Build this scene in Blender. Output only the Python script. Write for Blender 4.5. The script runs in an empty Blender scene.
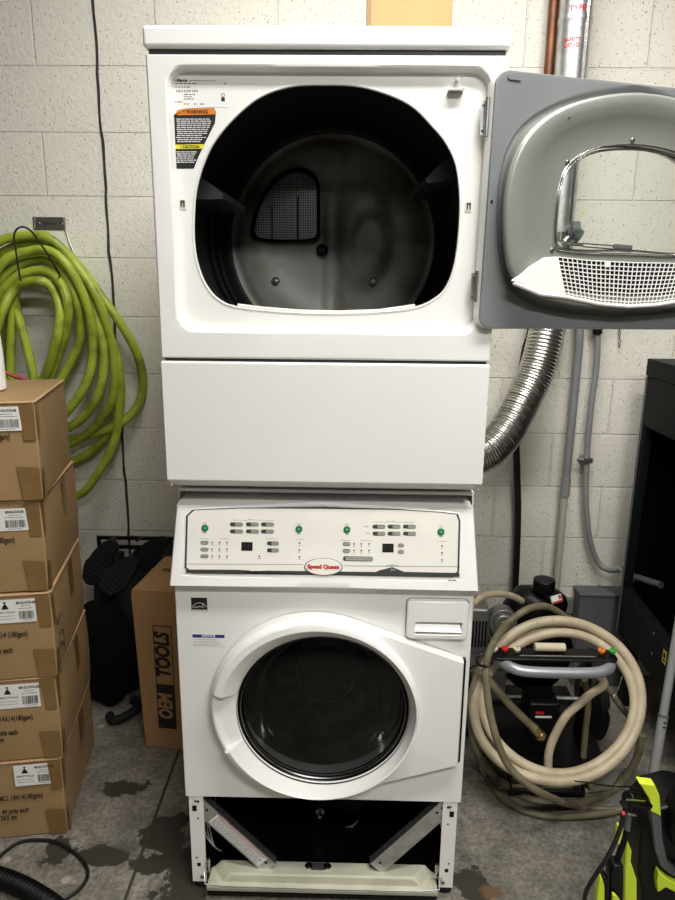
import bpy, math, random
from mathutils import Vector as V, noise
random.seed(7)
scn = bpy.context.scene
COL = scn.collection
PI = math.pi
W0 = {}            # world position of each object's origin

# ------------------------------------------------------------------ camera
CAM = V((0.05296, -1.4063, 1.52012)); PITCH, YAW, ROLL, FPX = 0.24124, -0.017616, 0.009952, 676.0
cp, sp, cy, sy = math.cos(PITCH), math.sin(PITCH), math.cos(YAW), math.sin(YAW)
FW = V((sy*cp, cy*cp, -sp)); _r = V((cy, -sy, 0)); _u = _r.cross(FW)
RT = _r*math.cos(ROLL)+_u*math.sin(ROLL); UP = -_r*math.sin(ROLL)+_u*math.cos(ROLL)
def ray(u, v): return FW+RT*((u-337.5)/FPX)-UP*((v-450)/FPX)
def at(u, v, y): d = ray(u, v); return CAM+d*((y-CAM.y)/d.y)      # point of the place seen at (u,v), y metres deep
def atz(u, v, z=0): d = ray(u, v); return CAM+d*((z-CAM.z)/d.z)
def atx(u, v, x): d = ray(u, v); return CAM+d*((x-CAM.x)/d.x)
cam = bpy.data.objects.new('camera', bpy.data.cameras.new('camera')); COL.objects.link(cam)
from mathutils import Matrix
cam.matrix_world = Matrix(((RT.x, UP.x, -FW.x, CAM.x), (RT.y, UP.y, -FW.y, CAM.y), (RT.z, UP.z, -FW.z, CAM.z), (0, 0, 0, 1)))
cam.data.sensor_fit = 'VERTICAL'; cam.data.sensor_height = 36; cam.data.lens = FPX/900*36; cam.data.clip_start = .02
scn.camera = cam

# ------------------------------------------------------------------ materials
def mat(name, col, rough=.5, metal=0, var=.06, vs=8, bump=0, bs=200, col2=None, thr=None, coat=0, spec=.5):
    m = bpy.data.materials.new(name); m.use_nodes = True
    N, L = m.node_tree.nodes, m.node_tree.links
    b = N['Principled BSDF']; b.inputs['Roughness'].default_value = rough; b.inputs['Metallic'].default_value = metal
    b.inputs['Coat Weight'].default_value = coat; b.inputs['Specular IOR Level'].default_value = spec
    tc = N.new('ShaderNodeTexCoord'); nz = N.new('ShaderNodeTexNoise'); nz.inputs['Scale'].default_value = vs; nz.inputs['Detail'].default_value = 6
    L.new(tc.outputs['Object'], nz.inputs['Vector'])
    rp = N.new('ShaderNodeValToRGB'); lo, hi = thr or (.3, .7)
    rp.color_ramp.elements[0].position = lo; rp.color_ramp.elements[1].position = hi
    c2 = col2 or tuple(max(0, c*(1-2*var)) for c in col)
    rp.color_ramp.elements[0].color = (*c2, 1); rp.color_ramp.elements[1].color = (*col, 1)
    L.new(nz.outputs['Fac'], rp.inputs['Fac']); L.new(rp.outputs['Color'], b.inputs['Base Color'])
    if bump:
        n2 = N.new('ShaderNodeTexNoise'); n2.inputs['Scale'].default_value = bs; n2.inputs['Detail'].default_value = 4
        L.new(tc.outputs['Object'], n2.inputs['Vector'])
        bp = N.new('ShaderNodeBump'); bp.inputs['Strength'].default_value = bump; bp.inputs['Distance'].default_value = .002
        L.new(n2.outputs['Fac'], bp.inputs['Height']); L.new(bp.outputs['Normal'], b.inputs['Normal'])
    return m
def H(s): # sRGB hex -> linear
    c = [int(s[i:i+2], 16)/255 for i in (0, 2, 4)]
    return tuple(x/12.92 if x <= .04045 else ((x+.055)/1.055)**2.4 for x in c)
WHITE = mat('white_enamel', H('f3f2ee'), .32, var=.03, vs=3, bump=.05, bs=260)
WHITE2 = mat('white_plastic', H('f5f4f1'), .3, var=.02, vs=5)
CREAM = mat('cream_plastic', H('f0ede3'), .4, var=.03, vs=14)
AGED = mat('aged_cream_paint', H('cfcdb6'), .55, var=.12, vs=14, bump=.15)
DGREY = mat('dark_grey_print', H('3a3c3c'), .5)
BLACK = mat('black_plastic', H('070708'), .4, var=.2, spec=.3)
BLACKM = mat('black_rubber', H('080809'), .8, var=.2, bump=.3)
BLKHOSE = mat('black_hose_rubber', H('101011'), .45)
CHROME = mat('chrome', (.75, .74, .72), .18, 1, var=.05)
STEEL = mat('zinc_steel', (.45, .45, .44), .38, 1, var=.15, vs=20)
GALV = mat('galvanised_steel', (.68, .69, .70), .42, 1, var=.16, vs=35, bump=.08, bs=60)
ALU = mat('aluminium_foil', (.62, .61, .58), .28, 1, var=.12, vs=30)
BAF = mat('baffle_steel', H('46484a'), .45, .2)
GREY = mat('door_grey_enamel', H('7c7f80'), .33, 0, var=.07, vs=6)
GREY2 = mat('dish_grey_enamel', H('93958e'), .28, .2, var=.08, vs=7)
DRUM = mat('drum_dark_steel', H('1e2022'), .5, .25, var=.15, vs=6)
BULK = mat('bulkhead_heat_stained_steel', H('a9aca5'), .42, .1, vs=5, col2=H('64563c'), thr=(.34, .6), bump=.1, bs=30)
RUST = mat('rusty_steel', H('6a5a44'), .6, .4, vs=14, col2=H('33291f'))
CARD = mat('cardboard', H('a6875d'), .8, var=.07, vs=9, bump=.2, bs=90)
CARDD = mat('cardboard_edge', H('caa57a'), .85, var=.1, vs=60)
CARD2 = mat('brown_kraft_cardboard', H('ab8459'), .8, var=.06, vs=7, bump=.2, bs=70)
TAPE = mat('brown_packing_tape', H('86683f'), .3, var=.1, vs=20)
PAPER = mat('label_paper', H('eeeeea'), .6, var=.02)
INK = mat('black_ink', H('1a1718'), .6)
ORANGE = mat('orange_print', H('e8842a'), .5)
YELLOW = mat('yellow_print', H('e9dc3a'), .5)
BLUE = mat('blue_print', H('2c3a86'), .5)
RED = mat('red_print', H('cc2a28'), .45)
GREENB = mat('green_button', H('13804a'), .35)
BTN = mat('button_grey', H('a9aaa4'), .5)
GHOSE = mat('lime_green_hose', H('a2b23a'), .42, vs=16, col2=H('717f28'), thr=(.3, .55), bump=.1)
OLIVE = mat('olive_hose', H('827960'), .5, vs=20, col2=H('5b543f'))
PVC = mat('grey_pvc', H('8b8d8e'), .4, var=.06)
CLEAR = mat('milky_tube', H('d5d5cc'), .3, var=.05)
COPPER = mat('copper_pipe', H('85583e'), .45, .6, vs=12, col2=H('573626'))
NEON = mat('neon_yellow_green', H('d9ee3a'), .4, var=.05)
CHAR = mat('charcoal_plastic', H('5a5d60'), .45)
CAB = mat('dark_green_black_steel', H('0b1011'), .6, spec=.25, var=.15, vs=5, bump=.1, bs=120)
CABIN = mat('cabinet_shaded_inside', H('040404'), .9, spec=.1)  # darker copy of the cabinet steel, its inner shade put into the colour
SILVER = mat('silver_paint', H('989b9e'), .35, .4, var=.04)
BRASS = mat('brass', (.6, .5, .3), .35, 1)
POLE = mat('grey_pole_paint', H('8d8e8a'), .42, .1)
GREYBOX = mat('grey_utility_plastic', H('5f6163'), .65)
SEAM = mat('dark_caulk', H('34332f'), .8)
ENGINE = mat('cast_aluminium', (.34, .34, .33), .5, .9, bump=.4, bs=90)

def braid():
    m = mat('braided_cream_hose', H('c4b69b'), .45, vs=16, col2=H('a5977c'))
    N, L = m.node_tree.nodes, m.node_tree.links
    tc = [n for n in N if n.type == 'TEX_COORD'][0]; ck = N.new('ShaderNodeTexVoronoi'); ck.inputs['Scale'].default_value = 260
    L.new(tc.outputs['Object'], ck.inputs['Vector']); bp = N.new('ShaderNodeBump'); bp.inputs['Strength'].default_value = .5; bp.inputs['Distance'].default_value = .001
    L.new(ck.outputs['Distance'], bp.inputs['Height']); L.new(bp.outputs['Normal'], N['Principled BSDF'].inputs['Normal'])
    return m
BRAID = braid()
def glass(name, tint, mixf=.08, rough=.02):
    m = bpy.data.materials.new(name); m.use_nodes = True; N, L = m.node_tree.nodes, m.node_tree.links
    N.remove(N['Principled BSDF']); out = [n for n in N if n.type == 'OUTPUT_MATERIAL'][0]
    t = N.new('ShaderNodeBsdfTransparent'); t.inputs[0].default_value = (*tint, 1)
    g = N.new('ShaderNodeBsdfGlossy'); g.inputs['Roughness'].default_value = rough
    f = N.new('ShaderNodeFresnel'); f.inputs[0].default_value = 1.45
    mx = N.new('ShaderNodeMixShader'); L.new(f.outputs[0], mx.inputs[0]); L.new(t.outputs[0], mx.inputs[1]); L.new(g.outputs[0], mx.inputs[2])
    L.new(mx.outputs[0], out.inputs[0]); return m
GLASS = glass('clear_glass', (.93, .95, .93)); DARKGL = glass('dark_door_glass', (.2, .225, .22), rough=.03)
BOWL = glass('door_bowl_glass', (.75, .8, .78), rough=.08)
def emis(name, col, st):
    m = bpy.data.materials.new(name); m.use_nodes = True; b = m.node_tree.nodes['Principled BSDF']
    b.inputs['Emission Color'].default_value = (*col, 1); b.inputs['Emission Strength'].default_value = st; return m
LAMP = emis('lamp_diffuser', (1, .96, .88), 3)
def perforated(name, base, hole, scale, plane='XZ', thr=.3):
    m = mat(name, base, .35, .7); N, L = m.node_tree.nodes, m.node_tree.links; b = N['Principled BSDF']
    tc = [n for n in N if n.type == 'TEX_COORD'][0]
    sx = N.new('ShaderNodeSeparateXYZ'); L.new(tc.outputs['Object'], sx.inputs[0])
    def cellf(o, off):
        a = N.new('ShaderNodeMath'); a.operation = 'MULTIPLY_ADD'; a.inputs[1].default_value = scale; a.inputs[2].default_value = off; L.new(sx.outputs[o], a.inputs[0])
        f = N.new('ShaderNodeMath'); f.operation = 'PINGPONG'; f.inputs[1].default_value = .5; L.new(a.outputs[0], f.inputs[0]); return f
    a, c = cellf(plane[0], 0), cellf(plane[1], 0)
    p = N.new('ShaderNodeMath'); p.operation = 'MULTIPLY'; L.new(a.outputs[0], p.inputs[0]); L.new(c.outputs[0], p.inputs[1])
    r = N.new('ShaderNodeMath'); r.operation = 'GREATER_THAN'; r.inputs[1].default_value = thr*.25; L.new(p.outputs[0], r.inputs[0])
    mx = N.new('ShaderNodeMix'); mx.data_type = 'RGBA'; mx.inputs[6].default_value = (*base, 1); mx.inputs[7].default_value = (*hole, 1)
    L.new(r.outputs[0], mx.inputs[0]); L.new(mx.outputs[2], b.inputs['Base Color']); return m
PERF = perforated('perforated_steel', H('8d8f8e'), (.01, .01, .01), 150)
PERFD = perforated('perforated_drum_steel', H('343534'), (.02, .02, .02), 70, thr=.25)

def wall_mat():
    m = mat('painted_concrete_block', H('e6e2d6'), .7, var=.03, vs=2.5); N, L = m.node_tree.nodes, m.node_tree.links; b = N['Principled BSDF']
    tc = [n for n in N if n.type == 'TEX_COORD'][0]
    sx = N.new('ShaderNodeSeparateXYZ'); L.new(tc.outputs['Object'], sx.inputs[0]); cb = N.new('ShaderNodeCombineXYZ')
    for k, (o, off) in enumerate((('X', .8+.4015*10), ('Z', -.176+.2032*10))):
        a = N.new('ShaderNodeMath'); a.operation = 'ADD'; a.inputs[1].default_value = off; L.new(sx.outputs[o], a.inputs[0]); L.new(a.outputs[0], cb.inputs[k])
    br = N.new('ShaderNodeTexBrick'); br.offset = .5; br.inputs['Scale'].default_value = 1
    br.inputs['Brick Width'].default_value = .4015; br.inputs['Row Height'].default_value = .2032
    br.inputs['Mortar Size'].default_value = .0042; br.inputs['Mortar Smooth'].default_value = .45; L.new(cb.outputs[0], br.inputs['Vector'])
    inv = N.new('ShaderNodeMath'); inv.operation = 'MULTIPLY_ADD'; inv.inputs[1].default_value = -1; inv.inputs[2].default_value = 1; L.new(br.outputs['Fac'], inv.inputs[0])
    b1 = N.new('ShaderNodeBump'); b1.inputs['Strength'].default_value = .8; b1.inputs['Distance'].default_value = .006; L.new(inv.outputs[0], b1.inputs['Height'])
    n1 = N.new('ShaderNodeTexNoise'); n1.inputs['Scale'].default_value = 75; n1.inputs['Detail'].default_value = 5; n1.inputs['Roughness'].default_value = .65; L.new(tc.outputs['Object'], n1.inputs['Vector'])
    b2 = N.new('ShaderNodeBump'); b2.inputs['Strength'].default_value = .55; b2.inputs['Distance'].default_value = .006; L.new(n1.outputs['Fac'], b2.inputs['Height']); L.new(b1.outputs['Normal'], b2.inputs['Normal'])
    L.new(b2.outputs['Normal'], b.inputs['Normal'])
    # pin holes in the block face
    vo = N.new('ShaderNodeTexNoise'); vo.inputs['Scale'].default_value = 150; vo.inputs['Detail'].default_value = 2; L.new(tc.outputs['Object'], vo.inputs['Vector'])
    rp = N.new('ShaderNodeValToRGB'); rp.color_ramp.elements[0].position = .27; rp.color_ramp.elements[1].position = .36
    rp.color_ramp.elements[0].color = (.3, .28, .25, 1); rp.color_ramp.elements[1].color = (1, 1, 1, 1); L.new(vo.outputs['Fac'], rp.inputs['Fac'])
    mx = N.new('ShaderNodeMix'); mx.data_type = 'RGBA'; mx.blend_type = 'MULTIPLY'; mx.inputs[0].default_value = 1
    src = b.inputs['Base Color'].links[0].from_socket
    L.new(src, mx.inputs[6]); L.new(rp.outputs['Color'], mx.inputs[7]); L.new(mx.outputs[2], b.inputs['Base Color'])
    return m
WALL = wall_mat()
PLAIN = mat('painted_wall', H('74726c'), .8, bump=.2)

def floor_mat():
    m = bpy.data.materials.new('stained_concrete'); m.use_nodes = True; N, L = m.node_tree.nodes, m.node_tree.links; b = N['Principled BSDF']
    tc = N.new('ShaderNodeTexCoord')
    def nz(s, d=6, r=.6, off=(0, 0, 0)):
        mp = N.new('ShaderNodeMapping'); mp.inputs['Location'].default_value = off; L.new(tc.outputs['Object'], mp.inputs[0])
        n = N.new('ShaderNodeTexNoise'); n.inputs['Scale'].default_value = s; n.inputs['Detail'].default_value = d; n.inputs['Roughness'].default_value = r; L.new(mp.outputs[0], n.inputs['Vector']); return n
    def ramp(src, p0, p1, c0, c1):
        r = N.new('ShaderNodeValToRGB'); r.color_ramp.elements[0].position = p0; r.color_ramp.elements[1].position = p1
        r.color_ramp.elements[0].color = (*c0, 1); r.color_ramp.elements[1].color = (*c1, 1); L.new(src, r.inputs['Fac']); return r.outputs['Color']
    def mix(mode, f, a, c):
        x = N.new('ShaderNodeMix'); x.data_type = 'RGBA'; x.blend_type = mode
        if isinstance(f, (int, float)): x.inputs[0].default_value = f
        else: L.new(f, x.inputs[0])
        L.new(a, x.inputs[6])
        if isinstance(c, tuple): x.inputs[7].default_value = (*c, 1)
        else: L.new(c, x.inputs[7])
        return x.outputs[2]
    c = ramp(nz(5, 8, .65).outputs['Fac'], .32, .66, H('6d6960'), H('a8a298'))
    c = mix('MULTIPLY', .85, c, ramp(nz(70, 8, .8).outputs['Fac'], .36, .6, H('857f75'), (1, 1, 1)))
    c = mix('MULTIPLY', .35, c, ramp(nz(13, 6, .6, (5, 2, 0)).outputs['Fac'], .38, .55, H('8f8a80'), (1, 1, 1)))
    # damp dark stains and pale paint spots
    def blob(x, y, rx, ry, n, edge=.02):
        mp = N.new('ShaderNodeMapping'); mp.inputs['Location'].default_value = (-x/rx, -y/ry, 0); mp.inputs['Scale'].default_value = (1/rx, 1/ry, 1); L.new(tc.outputs['Object'], mp.inputs[0])
        ln = N.new('ShaderNodeVectorMath'); ln.operation = 'LENGTH'; L.new(mp.outputs[0], ln.inputs[0])
        a = N.new('ShaderNodeMath'); a.operation = 'MULTIPLY_ADD'; a.inputs[1].default_value = 2.6; L.new(n.outputs['Fac'], a.inputs[0]); L.new(ln.outputs['Value'], a.inputs[2])
        g = N.new('ShaderNodeMapRange'); g.inputs[1].default_value = 2.1; g.inputs[2].default_value = 2.1-edge*8; g.inputs[3].default_value = 0; g.inputs[4].default_value = 1; L.new(a.outputs[0], g.inputs[0]); return g.outputs[0]
    ns = nz(11, 5, .6, (3, 1, 0))
    for (u, v, rx, ry) in ((165, 836, .085, .085), (150, 864, .095, .055), (104, 858, .11, .04), (185, 880, .09, .13), (128, 788, .08, .05), (470, 884, .06, .06), (60, 850, .06, .05)):
        p = atz(u, v); c = mix('MIX', blob(p.x, p.y, rx, ry, ns, .009), c, H('37342c'))
    for (u, v, rx, ry) in ((495, 892, .04, .03),):
        p = atz(u, v); c = mix('MIX', blob(p.x, p.y, rx, ry, ns, .06), c, H('6b5238'))
    sp_ = N.new('ShaderNodeTexVoronoi'); sp_.inputs['Scale'].default_value = 9; sp_.inputs['Randomness'].default_value = 1; L.new(tc.outputs['Object'], sp_.inputs['Vector'])
    spf = N.new('ShaderNodeMapRange'); spf.inputs[1].default_value = .13; spf.inputs[2].default_value = .08; L.new(sp_.outputs['Distance'], spf.inputs[0])
    gt = N.new('ShaderNodeMath'); gt.operation = 'MULTIPLY'; L.new(spf.outputs[0], gt.inputs[0])
    sx = N.new('ShaderNodeSeparateXYZ'); L.new(tc.outputs['Object'], sx.inputs[0]); lf = N.new('ShaderNodeMath'); lf.operation = 'LESS_THAN'; lf.inputs[1].default_value = -.5; L.new(sx.outputs['X'], lf.inputs[0]); L.new(lf.outputs[0], gt.inputs[1])
    g2 = N.new('ShaderNodeMath'); g2.operation = 'MULTIPLY'; g2.inputs[1].default_value = .6; L.new(gt.outputs[0], g2.inputs[0])
    c = mix('MIX', g2.outputs[0], c, H('b9b6ae'))
    # hairline cracks
    vc = N.new('ShaderNodeTexVoronoi'); vc.feature = 'DISTANCE_TO_EDGE'; vc.inputs['Scale'].default_value = 2.3
    wv = nz(4, 4); ad = N.new('ShaderNodeVectorMath'); ad.operation = 'MULTIPLY_ADD'; ad.inputs[1].default_value = (.35, .35, .35); L.new(wv.outputs['Color'], ad.inputs[0]); L.new(tc.outputs['Object'], ad.inputs[2]); L.new(ad.outputs[0], vc.inputs['Vector'])
    cr = N.new('ShaderNodeMapRange'); cr.inputs[1].default_value = .004; cr.inputs[2].default_value = .0015; L.new(vc.outputs['Distance'], cr.inputs[0])
    g3 = N.new('ShaderNodeMath'); g3.operation = 'MULTIPLY'; g3.inputs[1].default_value = .5; L.new(cr.outputs[0], g3.inputs[0])
    c = mix('MIX', g3.outputs[0], c, H('4b463e'))
    L.new(c, b.inputs['Base Color']); b.inputs['Roughness'].default_value = .6
    bp = N.new('ShaderNodeBump'); bp.inputs['Strength'].default_value = .35; bp.inputs['Distance'].default_value = .004; L.new(nz(60, 6).outputs['Fac'], bp.inputs['Height']); L.new(bp.outputs['Normal'], b.inputs['Normal'])
    return m
FLOOR = floor_mat()

# ------------------------------------------------------------------ mesh builder
class Pl:                                   # a working plane: local (a, b, height) -> world
    def __init__(s, o, ex, ez, n): s.o, s.ex, s.ez, s.n = V(o), V(ex).normalized(), V(ez).normalized(), V(n).normalized()
    def __call__(s, a, b, h=0): return s.o+s.ex*a+s.ez*b+s.n*h
    def px(s, u, v, h=0):
        d = ray(u, v); o = s.o+s.n*h; t = (o-CAM).dot(s.n)/d.dot(s.n); p = CAM+d*t-o
        return p.dot(s.ex), p.dot(s.ez)
IDT = lambda a, b, c=0: V((a, b, c))
def spline(pts, n=6, closed=False):
    P = [V(p) for p in pts]; out = []; N = len(P)
    for i in range(N if closed else N-1):
        if closed: p0, p1, p2, p3 = P[(i-1) % N], P[i], P[(i+1) % N], P[(i+2) % N]
        else: p0, p1, p2, p3 = P[max(i-1, 0)], P[i], P[i+1], P[min(i+2, N-1)]
        for k in range(n):
            t = k/n; out.append(.5*((2*p1)+(p2-p0)*t+(2*p0-5*p1+4*p2-p3)*t*t+(3*p1-p0-3*p2+p3)*t**3))
    if not closed: out.append(P[-1])
    return out
class M:
    def __init__(s, T=IDT): s.v, s.f, s.T, s.mi, s.cur, s.mats = [], [], T, [], 0, []
    def use(s, m):
        if m not in s.mats: s.mats.append(m)
        s.cur = s.mats.index(m); return s
    def add(s, vs, fs):
        k = len(s.v); s.v += [s.T(*p) for p in vs]
        for f in fs: s.f.append([i+k for i in f]); s.mi.append(s.cur)
        return s
    def box(s, a0, a1, b0, b1, c0, c1):
        return s.add([(a, b, c) for a in (a0, a1) for b in (b0, b1) for c in (c0, c1)], [(0, 1, 3, 2), (4, 6, 7, 5), (0, 4, 5, 1), (2, 3, 7, 6), (0, 2, 6, 4), (1, 5, 7, 3)])
    def prism(s, poly, c0, c1):
        n = len(poly); return s.add([(p[0], p[1], c0) for p in poly]+[(p[0], p[1], c1) for p in poly], [tuple(range(n))[::-1], tuple(range(n, 2*n))]+[(i, (i+1) % n, n+(i+1) % n, n+i) for i in range(n)])
    def loft(s, loops, closed=True, cap0=False, cap1=False):
        n = len(loops[0]); vs = [p for l in loops for p in l]; fs = []
        for j in range(len(loops)-1):
            for i in range(n if closed else n-1):
                a, b = j*n+i, j*n+(i+1) % n; fs.append((a, b, b+n, a+n))
        if cap0: fs.append(tuple(range(n))[::-1])
        if cap1: fs.append(tuple(range((len(loops)-1)*n, len(loops)*n)))
        return s.add(vs, fs)
    def tube(s, pts, r, k=10, closed=False, cap=True):
        P = [V(p) for p in pts]; n = len(P); loops = []; rr = r if callable(r) else (lambda t: r)
        prev = None
        for i in range(n):
            if closed: t = P[(i+1) % n]-P[(i-1) % n]
            else: t = P[min(i+1, n-1)]-P[max(i-1, 0)]
            if t.length < 1e-9: t = V((0, 0, 1))
            t.normalize()
            if prev is None:
                a = V((0, 0, 1)) if abs(t.z) < .9 else V((1, 0, 0)); nx = t.cross(a).normalized()
            else: nx = (prev-t*prev.dot(t)); nx = nx.normalized() if nx.length > 1e-6 else t.orthogonal().normalized()
            prev = nx; ny = t.cross(nx); R = rr(i/(n-1))
            loops.append([tuple(P[i]+(nx*math.cos(q)+ny*math.sin(q))*R) for q in [2*PI*j/k for j in range(k)]])
        if closed: loops.append(loops[0])
        return s.loft(loops, cap0=cap and not closed, cap1=cap and not closed)
    def cyl(s, p0, p1, r, k=20, r1=None):
        p0, p1 = V(p0), V(p1); t = (p1-p0).normalized(); nx = t.orthogonal().normalized(); ny = t.cross(nx); r1 = r if r1 is None else r1
        L = lambda p, R: [tuple(p+(nx*math.cos(q)+ny*math.sin(q))*R) for q in [2*PI*j/k for j in range(k)]]
        return s.loft([L(p0, r), L(p1, r1)], cap0=True, cap1=True)
    def lathe(s, prof, k=32, c=(0, 0), ax=1., az=1., cap0=False, cap1=False):       # profile (radius, height) about local third axis
        return s.loft([[(c[0]+ax*r*math.cos(2*PI*j/k), c[1]+az*r*math.sin(2*PI*j/k), h) for j in range(k)] for r, h in prof], cap0=cap0, cap1=cap1)
    def blob(s, c, rx, ry, rz, k=20, jit=0, flat=None, sd=0):
        loops = []
        for i in range(k//2+1):
            t = PI*i/(k//2); l = []
            for j in range(k):
                q = 2*PI*j/k; d = V((math.sin(t)*math.cos(q), math.sin(t)*math.sin(q), math.cos(t)))
                g = 1+jit*noise.noise(d*1.7+V((sd, sd, 0))); l.append((c[0]+rx*d.x*g, c[1]+ry*d.y*g, c[2]+rz*d.z*g))
            loops.append(l)
        return s.loft(loops)
    def text(s, txt, a, b, size, h=0, rot=0, align='CENTER', sx=1, bold=0, th=.0004, shear=0):
        cu = bpy.data.curves.new('t', 'FONT'); cu.body = txt; cu.size = size; cu.align_x = align; cu.align_y = 'CENTER'; cu.extrude = th/2; cu.offset = bold; cu.shear = shear
        cu.resolution_u = 3
        o = bpy.data.objects.new('t', cu); COL.objects.link(o); dg = bpy.context.evaluated_depsgraph_get(); dg.update()
        me = bpy.data.meshes.new_from_object(o.evaluated_get(dg)); c_, s_ = math.cos(rot), math.sin(rot)
        vs = [(a+(p.co.x*sx*c_-p.co.y*s_), b+(p.co.x*sx*s_+p.co.y*c_), h+p.co.z+th/2) for p in me.vertices]; fs = [tuple(p.vertices) for p in me.polygons]
        bpy.data.objects.remove(o); bpy.data.meshes.remove(me); bpy.data.curves.remove(cu)
        return s.add(vs, fs)
def obj(name, m, material=None, parent=None, bevel=0, seg=2, sharp=35, solid=0, label=None, sub=0, world=False):
    if material is not None: mats = [material]+[x for x in m.mats if x is not material]
    else: mats = m.mats
    lo = V([min(p[i] for p in m.v) for i in range(3)]); hi = V([max(p[i] for p in m.v) for i in range(3)]); c = V((0, 0, 0)) if world else (lo+hi)/2
    me = bpy.data.meshes.new(name); me.from_pydata([p-c for p in m.v], [], m.f)
    for x in mats: me.materials.append(x)
    for p, k in zip(me.polygons, m.mi): p.material_index = (mats.index(m.mats[k]) if m.mats else 0)
    import bmesh
    bm = bmesh.new(); bm.from_mesh(me); bmesh.ops.remove_doubles(bm, verts=bm.verts, dist=1e-6); bmesh.ops.recalc_face_normals(bm, faces=bm.faces); bm.to_mesh(me); bm.free()
    me.shade_smooth(); me.set_sharp_from_angle(angle=math.radians(sharp)); me.update()
    o = bpy.data.objects.new(name, me); COL.objects.link(o)
    if solid: md = o.modifiers.new('s', 'SOLIDIFY'); md.thickness = solid; md.offset = 0
    if bevel: md = o.modifiers.new('b', 'BEVEL'); md.width = bevel; md.segments = seg; md.limit_method = 'ANGLE'; md.angle_limit = math.radians(40); md.harden_normals = False
    if sharp <= 60: md = o.modifiers.new('w', 'WEIGHTED_NORMAL'); md.keep_sharp = True; md.weight = 90
    if sub: md = o.modifiers.new('u', 'SUBSURF'); md.levels = sub; md.render_levels = sub
    W0[o.name] = c
    if parent is not None: o.parent = parent; o.location = c-W0[parent.name]
    else: o.location = c
    if label: o['label'] = label
    return o
def thing(name, label, cat, loc, group=None):
    o = bpy.data.objects.new(name, None); COL.objects.link(o); o.empty_display_size = .05; o.location = V(loc); W0[o.name] = V(loc)
    o['label'] = label; o['category'] = cat
    if group: o['group'] = group
    return o
def tag(o, label, cat, group=None):
    o['label'] = label; o['category'] = cat
    if group: o['group'] = group
    return o
def struct(name, m, material, **k):
    o = obj(name, m, material, world=True, **k); o['kind'] = 'structure'; return o

TH = [2*PI*i/120 for i in range(120)]
def raycast_loop(poly, c, th):
    out = []
    for t in th:
        d = (math.cos(t), math.sin(t)); best = 0
        for i in range(len(poly)):
            p, q = poly[i], poly[(i+1) % len(poly)]; ax, ay = p[0]-c[0], p[1]-c[1]; ex, ey = q[0]-p[0], q[1]-p[1]
            den = d[0]*ey-d[1]*ex
            if abs(den) < 1e-12: continue
            s_ = (ax*ey-ay*ex)/den; w = (ax*d[1]-ay*d[0])/den
            if -1e-6 <= w <= 1+1e-6 and s_ > best: best = s_
        out.append((c[0]+d[0]*best, c[1]+d[1]*best))
    return out
def rrect(a0, a1, b0, b1, r, n=8):
    P = []
    for cx, cy_, q in ((a1-r, b1-r, 0), (a0+r, b1-r, PI/2), (a0+r, b0+r, PI), (a1-r, b0+r, 1.5*PI)):
        for i in range(n+1): t = q+PI/2*i/n; P.append((cx+r*math.cos(t), cy_+r*math.sin(t)))
    return P
def angs(c, *polys): return [math.atan2(b-c[1], a-c[0]) % (2*PI) for p in polys for a, b in p]
def h3(l, h): return [(p[0], p[1], h) for p in l]

# ------------------------------------------------------------------ the room
YW = 1.045
m = M().box(-3.2, 3.4, YW, YW+.15, 0, 3.0); struct('wall_back', m, WALL)
struct('floor', M().box(-3.2, 3.4, -6.6, YW+.15, -.1, 0), FLOOR)
struct('ceiling', M().box(-3.2, 3.4, -6.6, YW+.15, 3.0, 3.1), PLAIN)
struct('wall_left', M().box(-3.3, -3.2, -6.6, YW+.15, 0, 3.0), PLAIN)
struct('wall_right', M().box(3.4, 3.5, -6.6, YW+.15, 0, 3.0), PLAIN)
struct('wall_front', M().box(-3.2, 3.4, -6.7, -6.6, 0, 3.0), PLAIN)
# ragged control joint between the blocks
m = M(); zz = 0.0; prev = -.8
pts = []
while zz < 3.0: pts.append((-.797+.004*noise.noise(V((0, 0, zz*9)))+.003*(int((zz-.176)/.2032+9) % 2), YW-.0005, zz)); zz += .03
for i in range(len(pts)-1):
    a, b = pts[i], pts[i+1]; w = .0045+.002*noise.noise(V((3, 0, a[2]*11)))
    m.add([(a[0]-w, a[1]-.0012, a[2]), (a[0]+w, a[1]-.0012, a[2]), (b[0]+w, b[1]-.0012, b[2]), (b[0]-w, b[1]-.0012, b[2]), (a[0]-w, a[1]+.001, a[2]), (a[0]+w, a[1]+.001, a[2]), (b[0]+w, b[1]+.001, b[2]), (b[0]-w, b[1]+.001, b[2])], [(0, 1, 2, 3), (0, 3, 7, 4), (1, 5, 6, 2)])
struct('trim_1', m, SEAM)
# control joint in the slab
m = M(); pa, pb = atz(172, 770), atz(125, 900); d = (pb-pa).normalized(); q = V((-d.y, d.x, 0))*.004
e0, e1 = pa-d*1.2, pb+d*1.5
e0 = pa-d*((YW-.01-pa.y)/(-d.y)) if d.y else pa
m.add([tuple(e0-q+V((0, 0, .0012))), tuple(e0+q+V((0, 0, .0012))), tuple(e1+q+V((0, 0, .0012))), tuple(e1-q+V((0, 0, .0012))), tuple(e0-q), tuple(e0+q), tuple(e1+q), tuple(e1-q)], [(0, 1, 2, 3), (0, 3, 7, 4), (1, 5, 6, 2)])
struct('trim_2', m, mat('slab_joint_dirt', H('3d3932'), .9))

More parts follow.
